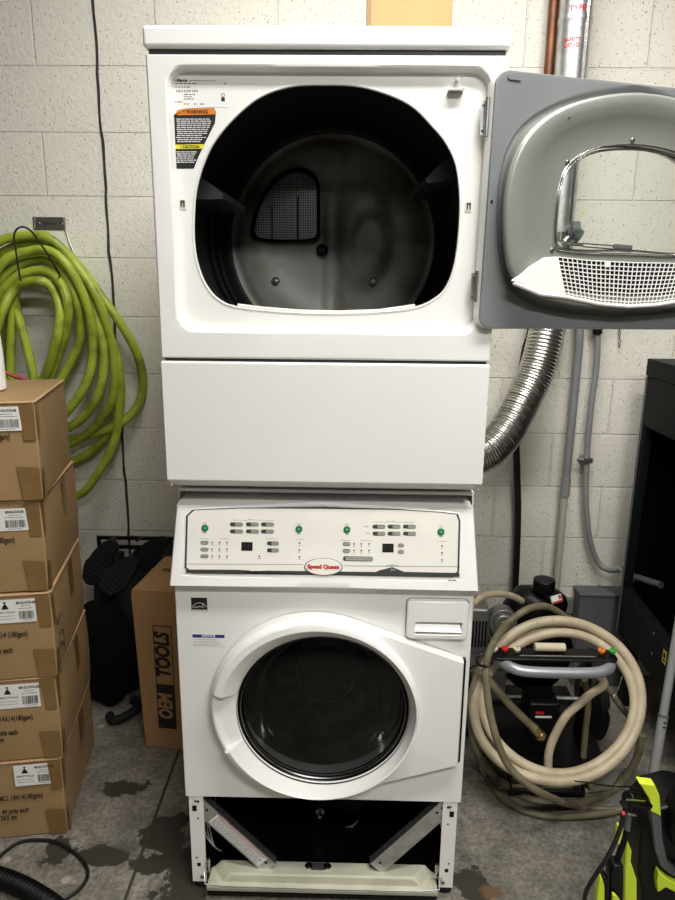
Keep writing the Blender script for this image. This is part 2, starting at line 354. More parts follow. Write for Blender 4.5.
# ceiling lights, the first and last added as fill
def ceiling_light(x, y, power, label):
    t = thing('ceiling_light', label, 'light', (x, y, 2.96), 'ceiling lights')
    obj('frame', M().box(x-.64, x+.64, y-.17, y-.15, 2.93, 3).box(x-.64, x+.64, y+.15, y+.17, 2.93, 3).box(x-.64, x-.62, y-.15, y+.15, 2.93, 3).box(x+.62, x+.64, y-.15, y+.15, 2.93, 3), WHITE2, t)
    obj('diffuser', M().box(x-.62, x+.62, y-.15, y+.15, 2.945, 2.96), LAMP, t)
    l = bpy.data.lights.new('lamp', 'AREA'); l.shape = 'RECTANGLE'; l.size = 1.2; l.size_y = .28; l.energy = power; l.color = (1, .985, .95)
    o = bpy.data.objects.new('ceiling_lamp', l); COL.objects.link(o); o.location = (x, y, 2.935)
ceiling_light(.2, .05, 27, 'added ceiling light nearest the back wall, to brighten that wall')  # unseen lamp added to lift the top of the block wall
ceiling_light(.55, -.72, 38, 'ceiling light second from the back wall')
ceiling_light(.8, -2.1, 58, 'ceiling light third from the back wall')
ceiling_light(.2, -5.0, 32, 'added ceiling light farthest from the back wall, to light the dryer drum')  # unseen lamp added so light reaches the back of the drum

# ------------------------------------------------------------------ tumble dryer
HW = .3415
FP = Pl((0, 0, 0), (1, 0, 0), (0, 0, 1), (0, -1, 0))
Z_DT, Z_DB, Z_LT, Z_LB = 1.937, 1.3665, 1.3600, 1.099
dry = thing('tumble_dryer', 'white tumble dryer with its round door open, stacked on top of the washer', 'dryer', (0, .35, 1.06))
# cabinet shell: sides, back, bottom
m = M().box(-HW+.004, -HW+.007, .012, .70, 1.085, 1.945).box(HW-.007, HW-.004, .012, .70, 1.085, 1.945).box(-HW+.004, HW-.004, .70, .705, 1.085, 1.945).box(-HW+.01, HW-.01, .05, .70, 1.062, 1.068)
obj('cabinet', m, WHITE, dry)
m = M().box(-HW-.002, HW+.002, -.008, .71, 1.946, 1.984)
obj('top_panel', m, WHITE, dry, bevel=.007, seg=3)
# front panel with recess and opening
op = [FP.px(u, v, -.024) for u, v in ((326, 85.5), (292, 87), (262, 97), (238.5, 115), (218, 138), (206, 160), (197, 190), (194.5, 225), (196, 252), (201, 272), (209, 288), (221, 300), (239, 306.5), (285, 311), (331, 312.5), (378, 311), (415.7, 306.5), (437, 296), (448, 282), (455, 258), (458.5, 225), (459, 195), (455, 165), (445, 143), (431, 126), (413, 108), (390, 96), (358, 87))]
op = [(p.x, p.y) for p in spline([(a, b, 0) for a, b in op], 5, True)]
oc = (0, 1.68); rc = (-.303, .312, 1.4225, 1.9165)
outer = [(-HW, Z_DB), (HW, Z_DB), (HW, Z_DT), (-HW, Z_DT)]
th = sorted(TH+angs(oc, outer, rrect(rc[0], rc[1], rc[2], rc[3], .034)))
Lo = raycast_loop(outer, oc, th); Lr = raycast_loop(rrect(rc[0], rc[1], rc[2], rc[3], .034), oc, th)
Lr2 = raycast_loop(rrect(rc[0]+.0035, rc[1]-.0035, rc[2]+.005, rc[3]-.003, .034), oc, th); Lp = raycast_loop(op, oc, th)
far = lambda p, c: math.hypot(p[0]-c[0], p[1]-c[1])
Lr2 = [p if far(p, oc) > far(q, oc)+.008 else (q[0]+(q[0]-oc[0])/far(q, oc)*.008, q[1]+(q[1]-oc[1])/far(q, oc)*.008) for p, q in zip(Lr2, Lp)]
sc = lambda l, k, c=oc: [(c[0]+(p[0]-c[0])*k, c[1]+(p[1]-c[1])*k) for p in l]
ins = lambda l, d, c=oc: [(p[0]+(c[0]-p[0])/math.hypot(p[0]-c[0], p[1]-c[1])*d, p[1]+(c[1]-p[1])/math.hypot(p[0]-c[0], p[1]-c[1])*d) for p in l]
m = M(FP).loft([h3(Lo, -.02), h3(Lo, -.003), h3(ins(Lo, .004), 0), h3(ins(Lr, -.004), 0), h3(Lr, -.002), h3(Lr2, -.019), h3(ins(Lr2, .002), -.023), h3(ins(Lp, -.005), -.024), h3(ins(Lp, -.003), -.0215), h3(ins(Lp, -.001), -.022), h3(ins(Lp, .0), -.026), h3(ins(Lp, -.006), -.040)])
obj('front_panel', m, WHITE, dry, sharp=28)
# lower panel with bevelled foot
L0 = [(-HW, Z_LB), (HW, Z_LB), (HW, Z_LT), (-HW, Z_LT)]
prof = [(.012, Z_LT), (.003, Z_LT), (0, Z_LT-.004), (0, Z_LB+.004), (.003, Z_LB), (.036, Z_LB-.020), (.05, Z_LB-.022), (.05, Z_LB)]
m = M(); m.loft([[(-HW+(.012 if y > .02 else 0), y, z) for y, z in prof], [(HW-(.012 if y > .02 else 0), y, z) for y, z in prof]], cap0=True, cap1=True)
lp = obj('lower_panel', m, WHITE, dry, sharp=20)
obj('seam_gasket', M().box(-HW+.006, HW-.006, .008, .014, Z_LT-.002, Z_DB+.004), DGREY, dry); obj('seam_gasket', M().box(-HW+.006, HW-.006, .004, .012, 1.934, 1.948), DGREY, dry)
def screw(P, a, b, h, r, parent, name='screw', mt=STEEL):
    m = M(P).lathe([(r, h), (r, h+.0015), (r*.7, h+.003), (0.0001, h+.0035)], 16, (a, b)); m.use(INK).box(a-r*.6, a+r*.6, b-r*.12, b+r*.12, h+.003, h+.0038).box(a-r*.12, a+r*.12, b-r*.6, b+r*.6, h+.003, h+.0038)
    mm = M(); mm.v, mm.f, mm.mats = m.v, m.f, [mt, INK]; mm.mi = [0 if i < len(m.f)-12 else 1 for i in range(len(m.f))]
    return obj(name, mm, None, parent)
BV = Pl((0, .0195, Z_LB-.010), (1, 0, 0), (0, -.033, .020), (0, -.020, -.033))
for u, v in ((196, 488.5), (452, 492.5)):
    a, b = BV.px(u, v); screw(BV, a, b, 0, .006, dry)
# bottom lip moulding inside the opening
lip = [FP.px(u, v, -.03) for u, v in ((238, 304), (262, 307), (300, 310), (340, 311), (380, 309.5), (415, 304.5))]
m = M(FP).tube([(p[0], p[1]-.003, -.027) for p in lip], .0042, 8); m.prism([(p[0], p[1]-.002) for p in lip]+[(p[0], p[1]-.010) for p in lip[::-1]], -.06, -.027)
obj('felt_lip', m, CREAM, dry)
# strike, latch catches, hinges
m = M(FP).box(.232, .262, 1.878, 1.881, -.023, -.004).use(CHROME); a, b = FP.px(457, 81, -.02); m.cyl((a, b, -.023), (a, b, -.004), .0035, 12)
obj('door_switch', m, CREAM, dry)
for k, (u, v) in enumerate(((183, 204), (468.5, 206.5))):
    a, b = FP.px(u, v, -.024)
    ca = obj('latch_catch', M(FP).prism(rrect(a-.007, a+.007, b-.010, b+.010, .002, 3), -.024, -.0215), CREAM, dry)
    obj('clip', M(FP).box(a-.004, a-.0015, b-.006, b+.006, -.0215, -.0195).box(a+.0015, a+.004, b-.006, b+.006, -.0215, -.0195).box(a-.004, a+.004, b+.004, b+.0065, -.0215, -.0195), DGREY, ca)
for (u0, v0, u1, v1) in ((487.5, 98, 484.5, 137), (477, 271, 475, 302)):
    a0, b0 = FP.px(u0, v0, .0); a1, b1 = FP.px(u1, v1, .0)
    hg = obj('door_hinge', M(FP).cyl((a0, b0, .006), (a0, b1, .006), .0045, 12).box(a0-.010, a0+.002, b1+.004, b0-.004, -.004, -.001).box(a0+.001, a0+.012, b1+.004, b0-.004, .004, .008), STEEL, dry)
    for bb in (b0-.012, b1+.012): screw(FP, a0-.006, bb, -.001, .0028, hg)
# drum
DC = (-.002, 1.632)
DP = Pl((DC[0], 0, DC[1]), (1, 0, 0), (0, 0, 1), (0, -1, 0))
m = M(DP).lathe([(.290, -.062), (.300, -.066), (.309, -.08), (.309, -.36), (.302, -.365), (.302, -.38), (.309, -.385), (.309, -.45), (.302, -.455), (.302, -.47), (.309, -.475), (.309, -.56), (.298, -.575), (.288, -.58), (.288, -.605)], 96)
drum = obj('drum', m, DRUM, dry, sharp=60)
def fbulk(a, b):     # pressed relief of the rear bulkhead
    r = math.hypot(a, b); h = .010*math.exp(-((r-.215)/.05)**2) - .006*math.exp(-((r-.275)/.012)**2)
    h += .022*(1/(1+math.exp(-(a-.025+(.00 if b < .1 else (b-.1)*.0))/.006)))*(1/(1+math.exp((math.hypot((a-.085)/.075, (b-.02)/.125)-1)*9)))
    h += .012*(1/(1+math.exp((math.hypot((a-.105)/.05, (b+.01)/.085)-1)*10)))
    h -= .010/(1+math.exp((abs(a+.0)-.022)/.005))*(1/(1+math.exp((b-.17)/.02)))
    return h
m = M(DP); k = 96; loops = []
for i in range(1, 60):
    r = .2885*i/59; loops.append([(r*math.cos(2*PI*j/k), r*math.sin(2*PI*j/k), -.60+fbulk(r*math.cos(2*PI*j/k), r*math.sin(2*PI*j/k))) for j in range(k)])
m.loft(loops, cap0=True); bulk = obj('rear_bulkhead', m, BULK, dry, sharp=80)
gp = [DP.px(u, v, -.585) for u, v in ((252, 238), (251, 228), (256, 209), (266, 190), (280, 175), (296, 168), (310, 171), (319, 181), (320, 200), (320, 225), (318, 240), (300, 243), (262, 242))]
gp = [(p.x, p.y) for p in spline([(a, b, 0) for a, b in gp], 4, True)]; gc = (sum(p[0] for p in gp)/len(gp), sum(p[1] for p in gp)/len(gp))
gr = raycast_loop(gp, gc, TH)
m = M(DP).loft([h3(gr, -.60), h3(gr, -.576), h3(sc(gr, .95, gc), -.574), h3(sc(gr, .90, gc), -.580), h3(sc(gr, .88, gc), -.596)]); obj('grille_frame', m, mat('grille_frame_dark', H('25282a'), .4, .5), bulk)
m = M(DP).prism(sc(gr, .9, gc), -.598, -.590); gg = obj('outlet_grille', m, PERF, bulk)
for u in (272, 298):
    a, _ = DP.px(u, 210, -.585); b0 = DP.px(u, 240, -.585)[1]; b1 = DP.px(u, 196 if u > 280 else 205, -.585)[1]; obj('rib', M(DP).box(a-.003, a+.003, b0, b1, -.59, -.587), DGREY, gg)
for u, v, r in ((322, 250, .013), (275.5, 281, .009), (373, 281.5, .009)):
    a, b = DP.px(u, v, -.58); m = M(DP).lathe([(r*1.3, -.60), (r*1.25, -.583), (r, -.580), (r*.75, -.585)], 20, (a, b), cap1=True).lathe([(r*.5, -.585), (r*.5, -.577), (.0003, -.575)], 6, (a, b))
    obj('bolt', m, STEEL if r < .01 else DRUM, bulk)
def baffle(p_front, p_back, base_ang, w):
    m = M(DP); loops = []
    for i in range(9):
        t = i/8; h = -.14-.40*t; hh = .045+.045*math.sin(PI*min(1, .2+.8*t)) if t < .95 else .03
        ca, sa = math.cos(base_ang), math.sin(base_ang); l = []
        for s_, q in ((-w, .308), (-w*.55, .308-hh*.6), (-w*.18, .308-hh), (w*.18, .308-hh), (w*.55, .308-hh*.6), (w, .308)):
            l.append((ca*q-sa*s_, sa*q+ca*s_, h))
        loops.append(l)
    m.loft(loops, closed=False, cap0=True, cap1=True); o = obj('drum_baffle', m, BAF, dry, sharp=50); return o
baffle(0, 0, math.radians(163), .028); baffle(0, 0, math.radians(26), .028); baffle(0, 0, math.radians(270), .045)
# stickers on the front panel
SP = Pl((0, .024, 0), (1, 0, 0), (0, 0, 1), (0, -1, 0))
wl = [SP.px(u, v) for u, v in ((173, 117), (178, 110), (188, 108.5), (214, 108), (216, 112), (215, 123), (211, 131), (205, 143), (198, 158), (194, 168.5), (177, 169), (175.5, 166), (173.5, 130))]
m = M(SP).use(INK).prism(wl, .0003, .0010)
x0, zt = SP.px(174, 109.5); x1, zb = SP.px(215, 116)
ot = [SP.px(u, v) for u, v in ((173.3, 117), (178, 110), (188, 108.8), (214, 108.3), (215.6, 112), (215.3, 114.5), (173.4, 115.5))]
ws = obj('warning_label', m, None, dry)
m = M(SP).use(ORANGE).prism(ot, .001, .0013)
yb = [SP.px(u, v) for u, v in ((174.2, 144.8), (205, 144.3), (203, 148.8), (174.4, 149.2))]; m.use(YELLOW).prism(yb, .001, .0013)
c = SP.px(196, 112); m.use(INK).text('! WARNING', c[0], c[1], .0095, .0013, sx=.95, bold=.0002); c = SP.px(190, 147); m.text('! CAUTION', c[0], c[1], .0078, .0013, sx=.95, bold=.0002)
m.use(PAPER)
for i in range(22):
    v = 119.2+i*2.05
    if 142 < v < 151.5: continue
    xr = 213 if v < 126 else 213-(v-126)*.46; xl = 176.5; xr -= random.random()*(5 if v > 135 else 3)+1
    u = xl+random.random()*1
    while u < xr-1.5:
        w = 2.2+random.random()*4; e = min(u+w, xr); a0, b0 = SP.px(u, v); a1, _ = SP.px(e, v); m.box(a0, a1, b0-.0007, b0+.0007, .001, .0013); u = e+.7
obj('print', m, None, ws)
m = M(SP); a0, b0 = SP.px(174, 78); a1, b1 = SP.px(228, 107.5)
rl = obj('rating_label', M(SP).box(a0, a1, b1, b0, .0002, .0008), PAPER, dry)
m = M(SP).use(INK)
def dash(m, P, u0, u1, v, t=.0007, h=.0008, gap=.9, wmin=1.5, wmax=4, th_=.0003):
    u = u0
    while u < u1:
        e = min(u+random.uniform(wmin, wmax), u1); a0, b0 = P.px(u, v, h); a1, b1 = P.px(e, v, h); bb = (b0+b1)/2; m.box(a0, a1, bb-t, bb+t, h, h+th_); u = e+gap
for u0, u1, v in ((184, 196, 94.5), (184, 192, 96.8), (184, 194, 99), (175, 183, 102), (184, 189, 104), (194, 197, 104), (200, 204, 104)): dash(m, SP, u0, u1, v)
a0, b0 = SP.px(223, 98, .0008); m.box(a0-.0035, a0+.0035, b0-.006, b0+.001, .0008, .0011)
m.lathe([(.0035, .0008), (.0035, .0011), (.0026, .0011), (.0026, .0008)], 14, (a0, b0+.005))
for k in range(14):
    a, b = SP.px(175.5+k*1.6+random.random(), 90.5, .0008); m.box(a, a+.0012, b-.003, b+.001, .0008, .0011)
obj('print', m, None, rl)
# maker's name on the sloping top of the recess
m = M(SP).use(INK); c = SP.px(181, 80.5); m.text('Alliance', c[0], c[1], .0075, .0008, bold=.0003); dash(m, SP, 189, 216, 80.8, .0005); dash(m, SP, 175, 198, 83.6, .0007); dash(m, SP, 224, 227, 83.6, .0007); dash(m, SP, 175, 190, 87, .0007); obj('maker_print', m, None, rl)

# open door, swung back to the right
A = math.radians(15.5); SG = math.radians(-.6)
DR = Pl((.312, -.022, 1.4375), (math.cos(A)*math.cos(SG), math.sin(A)*math.cos(SG), math.sin(SG)), (-math.sin(SG), 0, math.cos(SG)), (math.sin(A), -math.cos(A), 0))
DWd, DHt = .612, .468
dc = (.305, .235)
dout = [(0, 0), (DWd, 0), (DWd, DHt), (0, DHt)]
thd = sorted(TH+angs(dc, rrect(-.003, DWd+.003, -.003, DHt+.003, .026)))
def mir(pl_): return pl_+[(2*dc[0]-a, b) for a, b in pl_[::-1]]
gL = mir([DR.px(u, v, 0) for u, v in ((632, 88), (590, 93), (552, 105), (520, 127), (503, 160), (497, 205), (499, 255), (510, 288), (535, 306), (575, 314), (625, 317))])
dL = mir([DR.px(u, v, .04) for u, v in ((632, 93), (592, 98), (556, 111), (528, 134), (512, 165), (505, 205), (506, 250), (513, 277), (535, 295), (575, 306), (625, 310))])
wL = mir([DR.px(u, v, .025) for u, v in ((628, 144.5), (600, 147), (579, 155), (564, 169), (557, 189), (554, 215), (553, 240), (556.5, 249), (570, 252), (590, 253.5), (628, 254.5))])
sm = lambda l: [(p.x, p.y) for p in spline([(a, b, 0) for a, b in l], 5, True)]
gL, dL, wL = [raycast_loop(sm(l), dc, thd) for l in (gL, dL, wL)]
door = obj('door', M(DR).loft([h3(raycast_loop(rrect(-.003, DWd+.003, -.003, DHt+.003, .026), dc, thd), h) for h in (-.028, -.006)]+[h3(raycast_loop(rrect(.0, DWd, .0, DHt, .024), dc, thd), -.002), h3(raycast_loop(rrect(.004, DWd-.004, .004, DHt-.004, .022), dc, thd), -.003)]
    +[]), WHITE, dry, sharp=60, label='white outer shell of the open dryer door')
# outer skin ring around the window, seen from behind
m = M(DR).loft([h3(raycast_loop(rrect(-.003, DWd+.003, -.003, DHt+.003, .026), dc, thd), -.028), h3(ins(wL, -.012, dc), -.031), h3(ins(wL, -.004, dc), -.028), h3(wL, -.01)])
obj('outer_skin', m, WHITE, door, sharp=60)
m = M(DR).loft([h3(raycast_loop(rrect(-.002, DWd+.002, -.002, DHt+.002, .026), dc, thd), -.004), h3(raycast_loop(rrect(-.0015, DWd+.0015, -.0015, DHt+.0015, .0255), dc, thd), .002), h3(raycast_loop(rrect(.002, DWd-.002, .002, DHt-.002, .023), dc, thd), .003), h3(ins(gL, -.004, dc), .003), h3(gL, .001), h3(ins(gL, .004, dc), -.004), h3(ins(gL, .011, dc), -.004)])
obj('inner_panel', m, GREY, door, sharp=50, label='grey enamel inner face of the open door')
def mixl(a, b, t): return [(p[0]+(q[0]-p[0])*t, p[1]+(q[1]-p[1])*t) for p, q in zip(a, b)]
m = M(DR).loft([h3(ins(gL, .010, dc), -.005), h3(ins(gL, .013, dc), .015), h3(ins(dL, -.001, dc), .032), h3(dL, .040), h3(ins(dL, .006, dc), .045), h3(mixl(dL, wL, .25), .044), h3(mixl(dL, wL, .45), .036), h3(mixl(dL, wL, .65), .028), h3(mixl(dL, wL, .9), .025), h3(wL, .024), h3(wL, .010)])
dish = obj('inner_dish', m, GREY2, door, sharp=60, label='grey domed dish around the door window')
m = M(DR); R_ = [tuple(p) for p in h3(ins(wL, .001, dc), .027)]; m.tube(R_, .0018, 8, closed=True); m.tube([tuple(p) for p in h3(ins(wL, .008, dc), .022)], .0022, 8, closed=True)
wf = obj('window_ring', m, CHROME, door)
m = M(DR).loft([h3(ins(wL, .001, dc), .021), h3(ins(wL, .008, dc), .016), h3(ins(wL, .012, dc), .0), h3(ins(wL, .016, dc), -.003)], cap1=True).loft([h3(ins(wL, .001, dc), -.014), h3(ins(wL, .001, dc), -.016)], cap0=True, cap1=True)
m2 = M(DR).prism(ins(wL, .001, dc), .016, .0185); obj('window_glass', m2, GLASS, wf)
for u, v in ((568, 162), (633, 140), (552.5, 250)):
    a, b = DR.px(u, v, .028); screw(DR, a, b, .026, .0045, dish)
a, b = DR.px(491.5, 202, .003); obj('peg_hole', M(DR).box(a-.0022, a+.0022, b-.003, b+.003, .003, .0036), BLACK, door)
a, b = DR.px(514, 77.5, .003); obj('latch_slot', M(DR).prism(rrect(a-.014, a+.014, b-.005, b+.005, .0045, 5), .003, .006), GREY, door)
a, b = DR.px(569, 118, .045); obj('vent_hole', M(DR).cyl((a, b, .038), (a, b, .0455), .0016, 8), BLACK, dish)
# lint / air grille at the bottom of the dish
GL = [DR.px(u, v, .047) for u, v in ((558, 257), (590, 260.5), (632, 262.5))]; GB = [DR.px(u, v, .047) for u, v in ((566, 297), (600, 304), (640, 306.5))]
def gpt(s_, t, h=.047):         # s over full width (0..1), t from top to bottom
    q = s_ if s_ <= .5 else 1-s_
    def curve(L, q):
        xs = [L[0][0], L[1][0], dc[0]]; ys = [L[0][1], L[1][1], L[2][1]]; x = xs[0]+(xs[2]-xs[0])*q*2
        y = ys[0]+(ys[1]-ys[0])*(x-xs[0])/(xs[1]-xs[0]) if x < xs[1] else ys[1]+(ys[2]-ys[1])*(x-xs[1])/(xs[2]-xs[1]); return x, y
    a, b = curve(GL, q), curve(GB, q); p = (a[0]+(b[0]-a[0])*t, a[1]+(b[1]-a[1])*t)
    return ((p[0] if s_ <= .5 else 2*dc[0]-p[0]), p[1], h)
pts = [gpt(i/20, 0, 0) for i in range(21)]+[gpt(i/20, 1, 0) for i in range(20, -1, -1)]
base = obj('air_grille', M(DR).prism([(p[0], p[1]) for p in pts], .038, .0435), BLACK, door, label='white perforated air grille under the door window')
m = M(DR); NR, NC = 10, 32
for r_ in range(NR+1):
    t = r_/NR; m.tube([gpt(i/NC, t, .0455) for i in range(NC+1)], .0012, 5)
for c_ in range(NC+1):
    m.tube([gpt(c_/NC, i/4, .0455) for i in range(5)], .0012, 5)
c0 = gpt(.325, 0, 0); m.box(c0[0]-.006, c0[0]+.006, c0[1]-.011, c0[1]+.001, .044, .048)
obj('grille_mesh', m, WHITE2, base)
for sgn in (1, -1):
    e = [DR.px(u, v, .046) for u, v in ((511.5, 281), (528, 268), (545, 257.5), (558, 256.5), (566, 297.5), (548, 296), (528, 290))]
    if sgn < 0: e = [(2*dc[0]-a, b) for a, b in e]
    obj('end_cap', M(DR).prism(e, .036, .048), WHITE2, base, bevel=.004)
lo_ = [gpt(i/20, 1, .046) for i in range(21)]
e0_ = DR.px(514, 283, .046); e1_ = DR.px(540, 294, .046)
lo_ = [(e0_[0], e0_[1], .044), (e1_[0], e1_[1], .046)]+lo_+[(2*dc[0]-e1_[0], e1_[1], .046), (2*dc[0]-e0_[0], e0_[1], .044)]
obj('grille_rim', M(DR).tube(lo_, .004, 8), WHITE2, base)

# ------------------------------------------------------------------ washing machine
wm = thing('washing_machine', 'white front-load washer with closed round glass door, under the dryer', 'washing machine', (0, .35, 0))
ZB = .281
m = M().box(-HW, -HW+.003, .014, .70, ZB-.0, .862).box(HW-.003, HW, .014, .70, ZB, .862).box(-HW, -HW+.003, .085, .70, .862, 1.05).box(HW-.003, HW, .085, .70, .862, 1.05).box(-HW, HW, .70, .703, .03, 1.05).box(-HW, HW, .085, .70, 1.050, 1.056)
obj('cabinet', m, WHITE, wm)
# lower side skins hang behind the corner posts
for x in (-HW+.008, HW-.010): obj('base_skirt', M().box(x, x+.002, .06, .70, .03, ZB), BLACK, wm)
# front panel with a round opening
WC = (-.0005, .536)
outer = [(-HW, ZB), (HW, ZB), (HW, .862), (-HW, .862)]
th = sorted(TH+[math.atan2(b-WC[1], a-WC[0]) % (2*PI) for a, b in outer])
Lo = raycast_loop(outer, WC, th); circ = lambda r, c=WC, t_=th: [(c[0]+r*math.cos(t), c[1]+r*math.sin(t)) for t in t_]
m = M(FP).loft([h3(ins(Lo, .02, WC), -.022), h3(Lo, -.018), h3(Lo, -.012), h3(ins(Lo, .003, WC), -.009), h3(circ(.209), -.009), h3(circ(.206), -.03)])
obj('front_panel', m, WHITE, wm, sharp=50)
# console
CT, CB = at(173.5, 504.5, .030), at(171, 586, -.018)
CP = Pl((0, -.018, CB.z), (1, 0, 0), (0, .048, CT.z-CB.z), (0, -(CT.z-CB.z), .048))
CH = math.hypot(.048, CT.z-CB.z); cw0, cw1 = .3455, .333
oc2 = (0, CH/2); out_ = [(-cw0, 0), (cw0, 0), (cw1, CH), (-cw1, CH)]
th = sorted(TH+[math.atan2(b-oc2[1], a-oc2[0]) % (2*PI) for a, b in out_])
Lo = raycast_loop(out_, oc2, th)
bz = [CP.px(u, v) for u, v in ((184.5, 573), (186.2, 515), (188, 511), (194, 509.5), (240, 507.5), (323, 506.8), (400, 509), (450, 512.5), (458, 514), (460.5, 518), (459, 577), (455, 577.5), (325, 575), (190, 573.5))]
Lb = raycast_loop(bz, oc2, th); Lq = raycast_loop([CP.px(u, v) for u, v in ((183, 576), (184.5, 512), (190, 507.5), (323, 503.8), (458, 511), (464, 516), (462, 581), (325, 578.5))], oc2, th)
insc = lambda l, d: ins(l, d, oc2)
m = M(CP).loft([h3(Lo, -.06), h3(Lo, -.004), h3(insc(Lo, .004), 0), h3(insc(Lq, -.004), 0), h3(insc(Lq, 0), -.0015), h3(insc(Lb, -.003), 0), h3(insc(Lb, .0), 0), h3(insc(Lb, .03), .0001)], cap1=True)
con = obj('control_console', m, WHITE2, wm, sharp=50)
m = M(CP).use(DGREY).loft([h3(insc(Lb, 0), .0001), h3(insc(Lb, 0), .0012), h3(insc(Lb, .0042), .0014), h3(insc(Lb, .0044), .0002)])
obj('console_border', m, None, con)
m = M(CP).prism(raycast_loop(bz, oc2, [t for t in TH]), .0001, .0008); ov = obj('overlay_sheet', m, CREAM, con)
def poly(m, P, pts, h0, h1): return m.prism([P.px(u, v, h0) for u, v in pts], h0, h1)
m = M(CP).use(DGREY)
poly(m, CP, ((186, 569.5), (238, 569.8), (247, 570.5), (252, 574), (259, 571), (268, 570.6), (376, 572), (380, 570), (384, 569.3), (392, 567), (404, 571.8), (459.5, 573), (459.5, 577), (325, 575), (186, 573)), .0008, .0013)
m.use(BTN); poly(m, CP, ((187, 563.7), (303, 564.2), (303, 564.9), (187, 564.4)), .0008, .001); poly(m, CP, ((344, 565.4), (384, 565.8), (392, 564.5), (402, 566), (460, 566.3), (460, 567.1), (402, 566.8), (344, 566.2)), .0008, .001)
obj('trim_stripe', m, None, ov)
def button(u, v, w=9, mark=True, hgt=4.2):
    a0, b = CP.px(u-w/2, v, .001); a1, _ = CP.px(u+w/2, v, .001); hh = .0018*hgt/1.75
    m = M(CP).use(DGREY).prism(rrect(a0, a1, b-hh, b+hh, hh*.95, 5), .0008, .0016).use(BTN)
    s0 = a0+(a1-a0)*(.38 if mark else .08); m.prism(rrect(s0, a1-.0006, b-hh*.72, b+hh*.72, hh*.68, 5), .0016, .0022).use(INK); m.box(s0+.0015, a1-.002, b-.0004, b+.0004, .0022, .0024)
    o = obj('button', m, None, con)
for u in (236.5, 252.5, 267.5): button(u, 524.3, 13); button(u, 531.3, 13)
for u in (379, 394, 409.5): button(u, 526.5, 13); button(u, 533.5, 13)
for v in (542.6, 549.4, 556.2): button(204.5, v, 8, False, 4)
button(273, 543.3, 12); button(273, 550.2, 12)
for v in (543.9, 550.8): button(346.5, v, 7.5, False, 4)
button(358, 558.5, 30, False, 5)
for v in (545.3, 551.8): button(401, v, 6, False, 4)
for u, v in ((205, 528), (299, 529), (347, 529.5), (441, 531.8)):
    a, b = CP.px(u, v, .002); m = M(CP).use(GREENB).lathe([(.0078, .0008), (.0078, .003), (.0065, .0042), (.0001, .0044)], 24, (a, b)).use(PAPER); m.box(a-.002, a+.002, b-.0006, b+.0006, .0044, .0046)
    obj('start_button', m, None, con, label='round green start or stop button')
for u, v in ((247, 546.3), (388, 547.9)):
    a, b = CP.px(u, v, .001); d_ = obj('display', M(CP).box(a-.0125, a+.0125, b-.0095, b+.0095, .0008, .0018), BLACK, con)
    m = M(CP)
    for ox in (-.0055, .0055):
        for (x_, y_, w_, h_) in ((0, .005, .003, .0005), (0, 0, .003, .0005), (0, -.005, .003, .0005), (-.003, .0025, .0005, .0022), (.003, .0025, .0005, .0022), (-.003, -.0025, .0005, .0022), (.003, -.0025, .0005, .0022)): m.box(a+ox+x_-w_, a+ox+x_+w_, b+y_-h_, b+y_+h_, .0018, .002)
    obj('digit_segments', m, DGREY, d_)
m = M(CP).use(INK)
def dot(u, v, lab=2):
    a, b = CP.px(u, v, .001); m.cyl((a, b, .0008), (a, b, .0012), .0019, 10)
    if lab: m.box(a-.0011*lab, a+.0011*lab, b-.0055, b-.0047, .0008, .001)
for u in (212, 219.5, 227): [dot(u, v) for v in (542.6, 549.4, 556.2)]
dot(259.3, 556.3, 4)
for v in (543, 550, 557): dot(299.5, v)
for v in (546, 553, 560): dot(442, v)
for u in (354, 361.3, 369): [dot(u, v, 2) for v in (543.9, 550.6)]
for u in (354, 361.3, 369): dot(u, 557.3, 0)
obj('indicator_dots', m, None, ov)
m = M(CP).use(DGREY)
for u, v, s_ in ((205, 523.4, .0035), (299, 524.2, .0035), (347, 524.8, .0035), (441, 527, .0035)): c = CP.px(u, v, .001); m.text('START', c[0], c[1], s_*1.0, .0008, sx=.8)
for u, v, s_ in ((205, 533, .0035), (299, 534, .0035), (347, 534.5, .0035), (441, 536.8, .0035)): c = CP.px(u, v, .001); m.text('STOP', c[0], c[1], s_, .0008, sx=.8)
for u0, u1, v in ((231, 247, 520), (256, 274, 520.1), (373, 388, 522), (395, 414, 522.2), (199, 208, 538.7), (219, 229, 538.7), (341, 350, 540.4), (360, 372, 540.6), (266, 278, 538.8), (296, 304, 539.3), (437, 447, 541.4)):
    a0, b0 = CP.px(u0, v, .001); a1, b1 = CP.px(u1, v, .001); m.box(a0, a1, b0-.00025, b0+.00025, .0008, .001)
for u, v, t_ in ((251.5, 519.6, 'Dryer Cycles'), (391.5, 521.6, 'Wash Cycles'), (366, 526.4, 'Normal'), (368, 533.2, 'Options')): c = CP.px(u, v, .001); m.text(t_, c[0], c[1], .0036, .0008, sx=.8)
c = CP.px(252, 571, .002); m.use(PAPER).text('Dryer', c[0], c[1], .0038, .0013, sx=.9); c = CP.px(393, 569.8, .002); m.text('Washer', c[0], c[1], .0038, .0013, sx=.9)
m.use(DGREY)
for u0, u1, v in ((448, 456, 580.3),): dash(m, CP, u0, u1, v, .0009, .0002)
obj('console_print', m, None, ov)
a, b = CP.px(323.5, 566.8, .003)
bd = obj('badge', M(CP).use(DGREY).lathe([(.0425, .0008), (.0425, .003), (.0405, .0036)], 40, (a, b), 1, .45).use(CREAM).lathe([(.0405, .0036), (.0395, .0040), (.0001, .0042)], 40, (a, b), 1, .45), None, con, label='oval badge with red lettering')
m = M(CP).use(RED).text('Speed Queen', a, b, .0122, .0042, bold=.0008, sx=1.06)
obj('badge_lettering', m, None, bd)
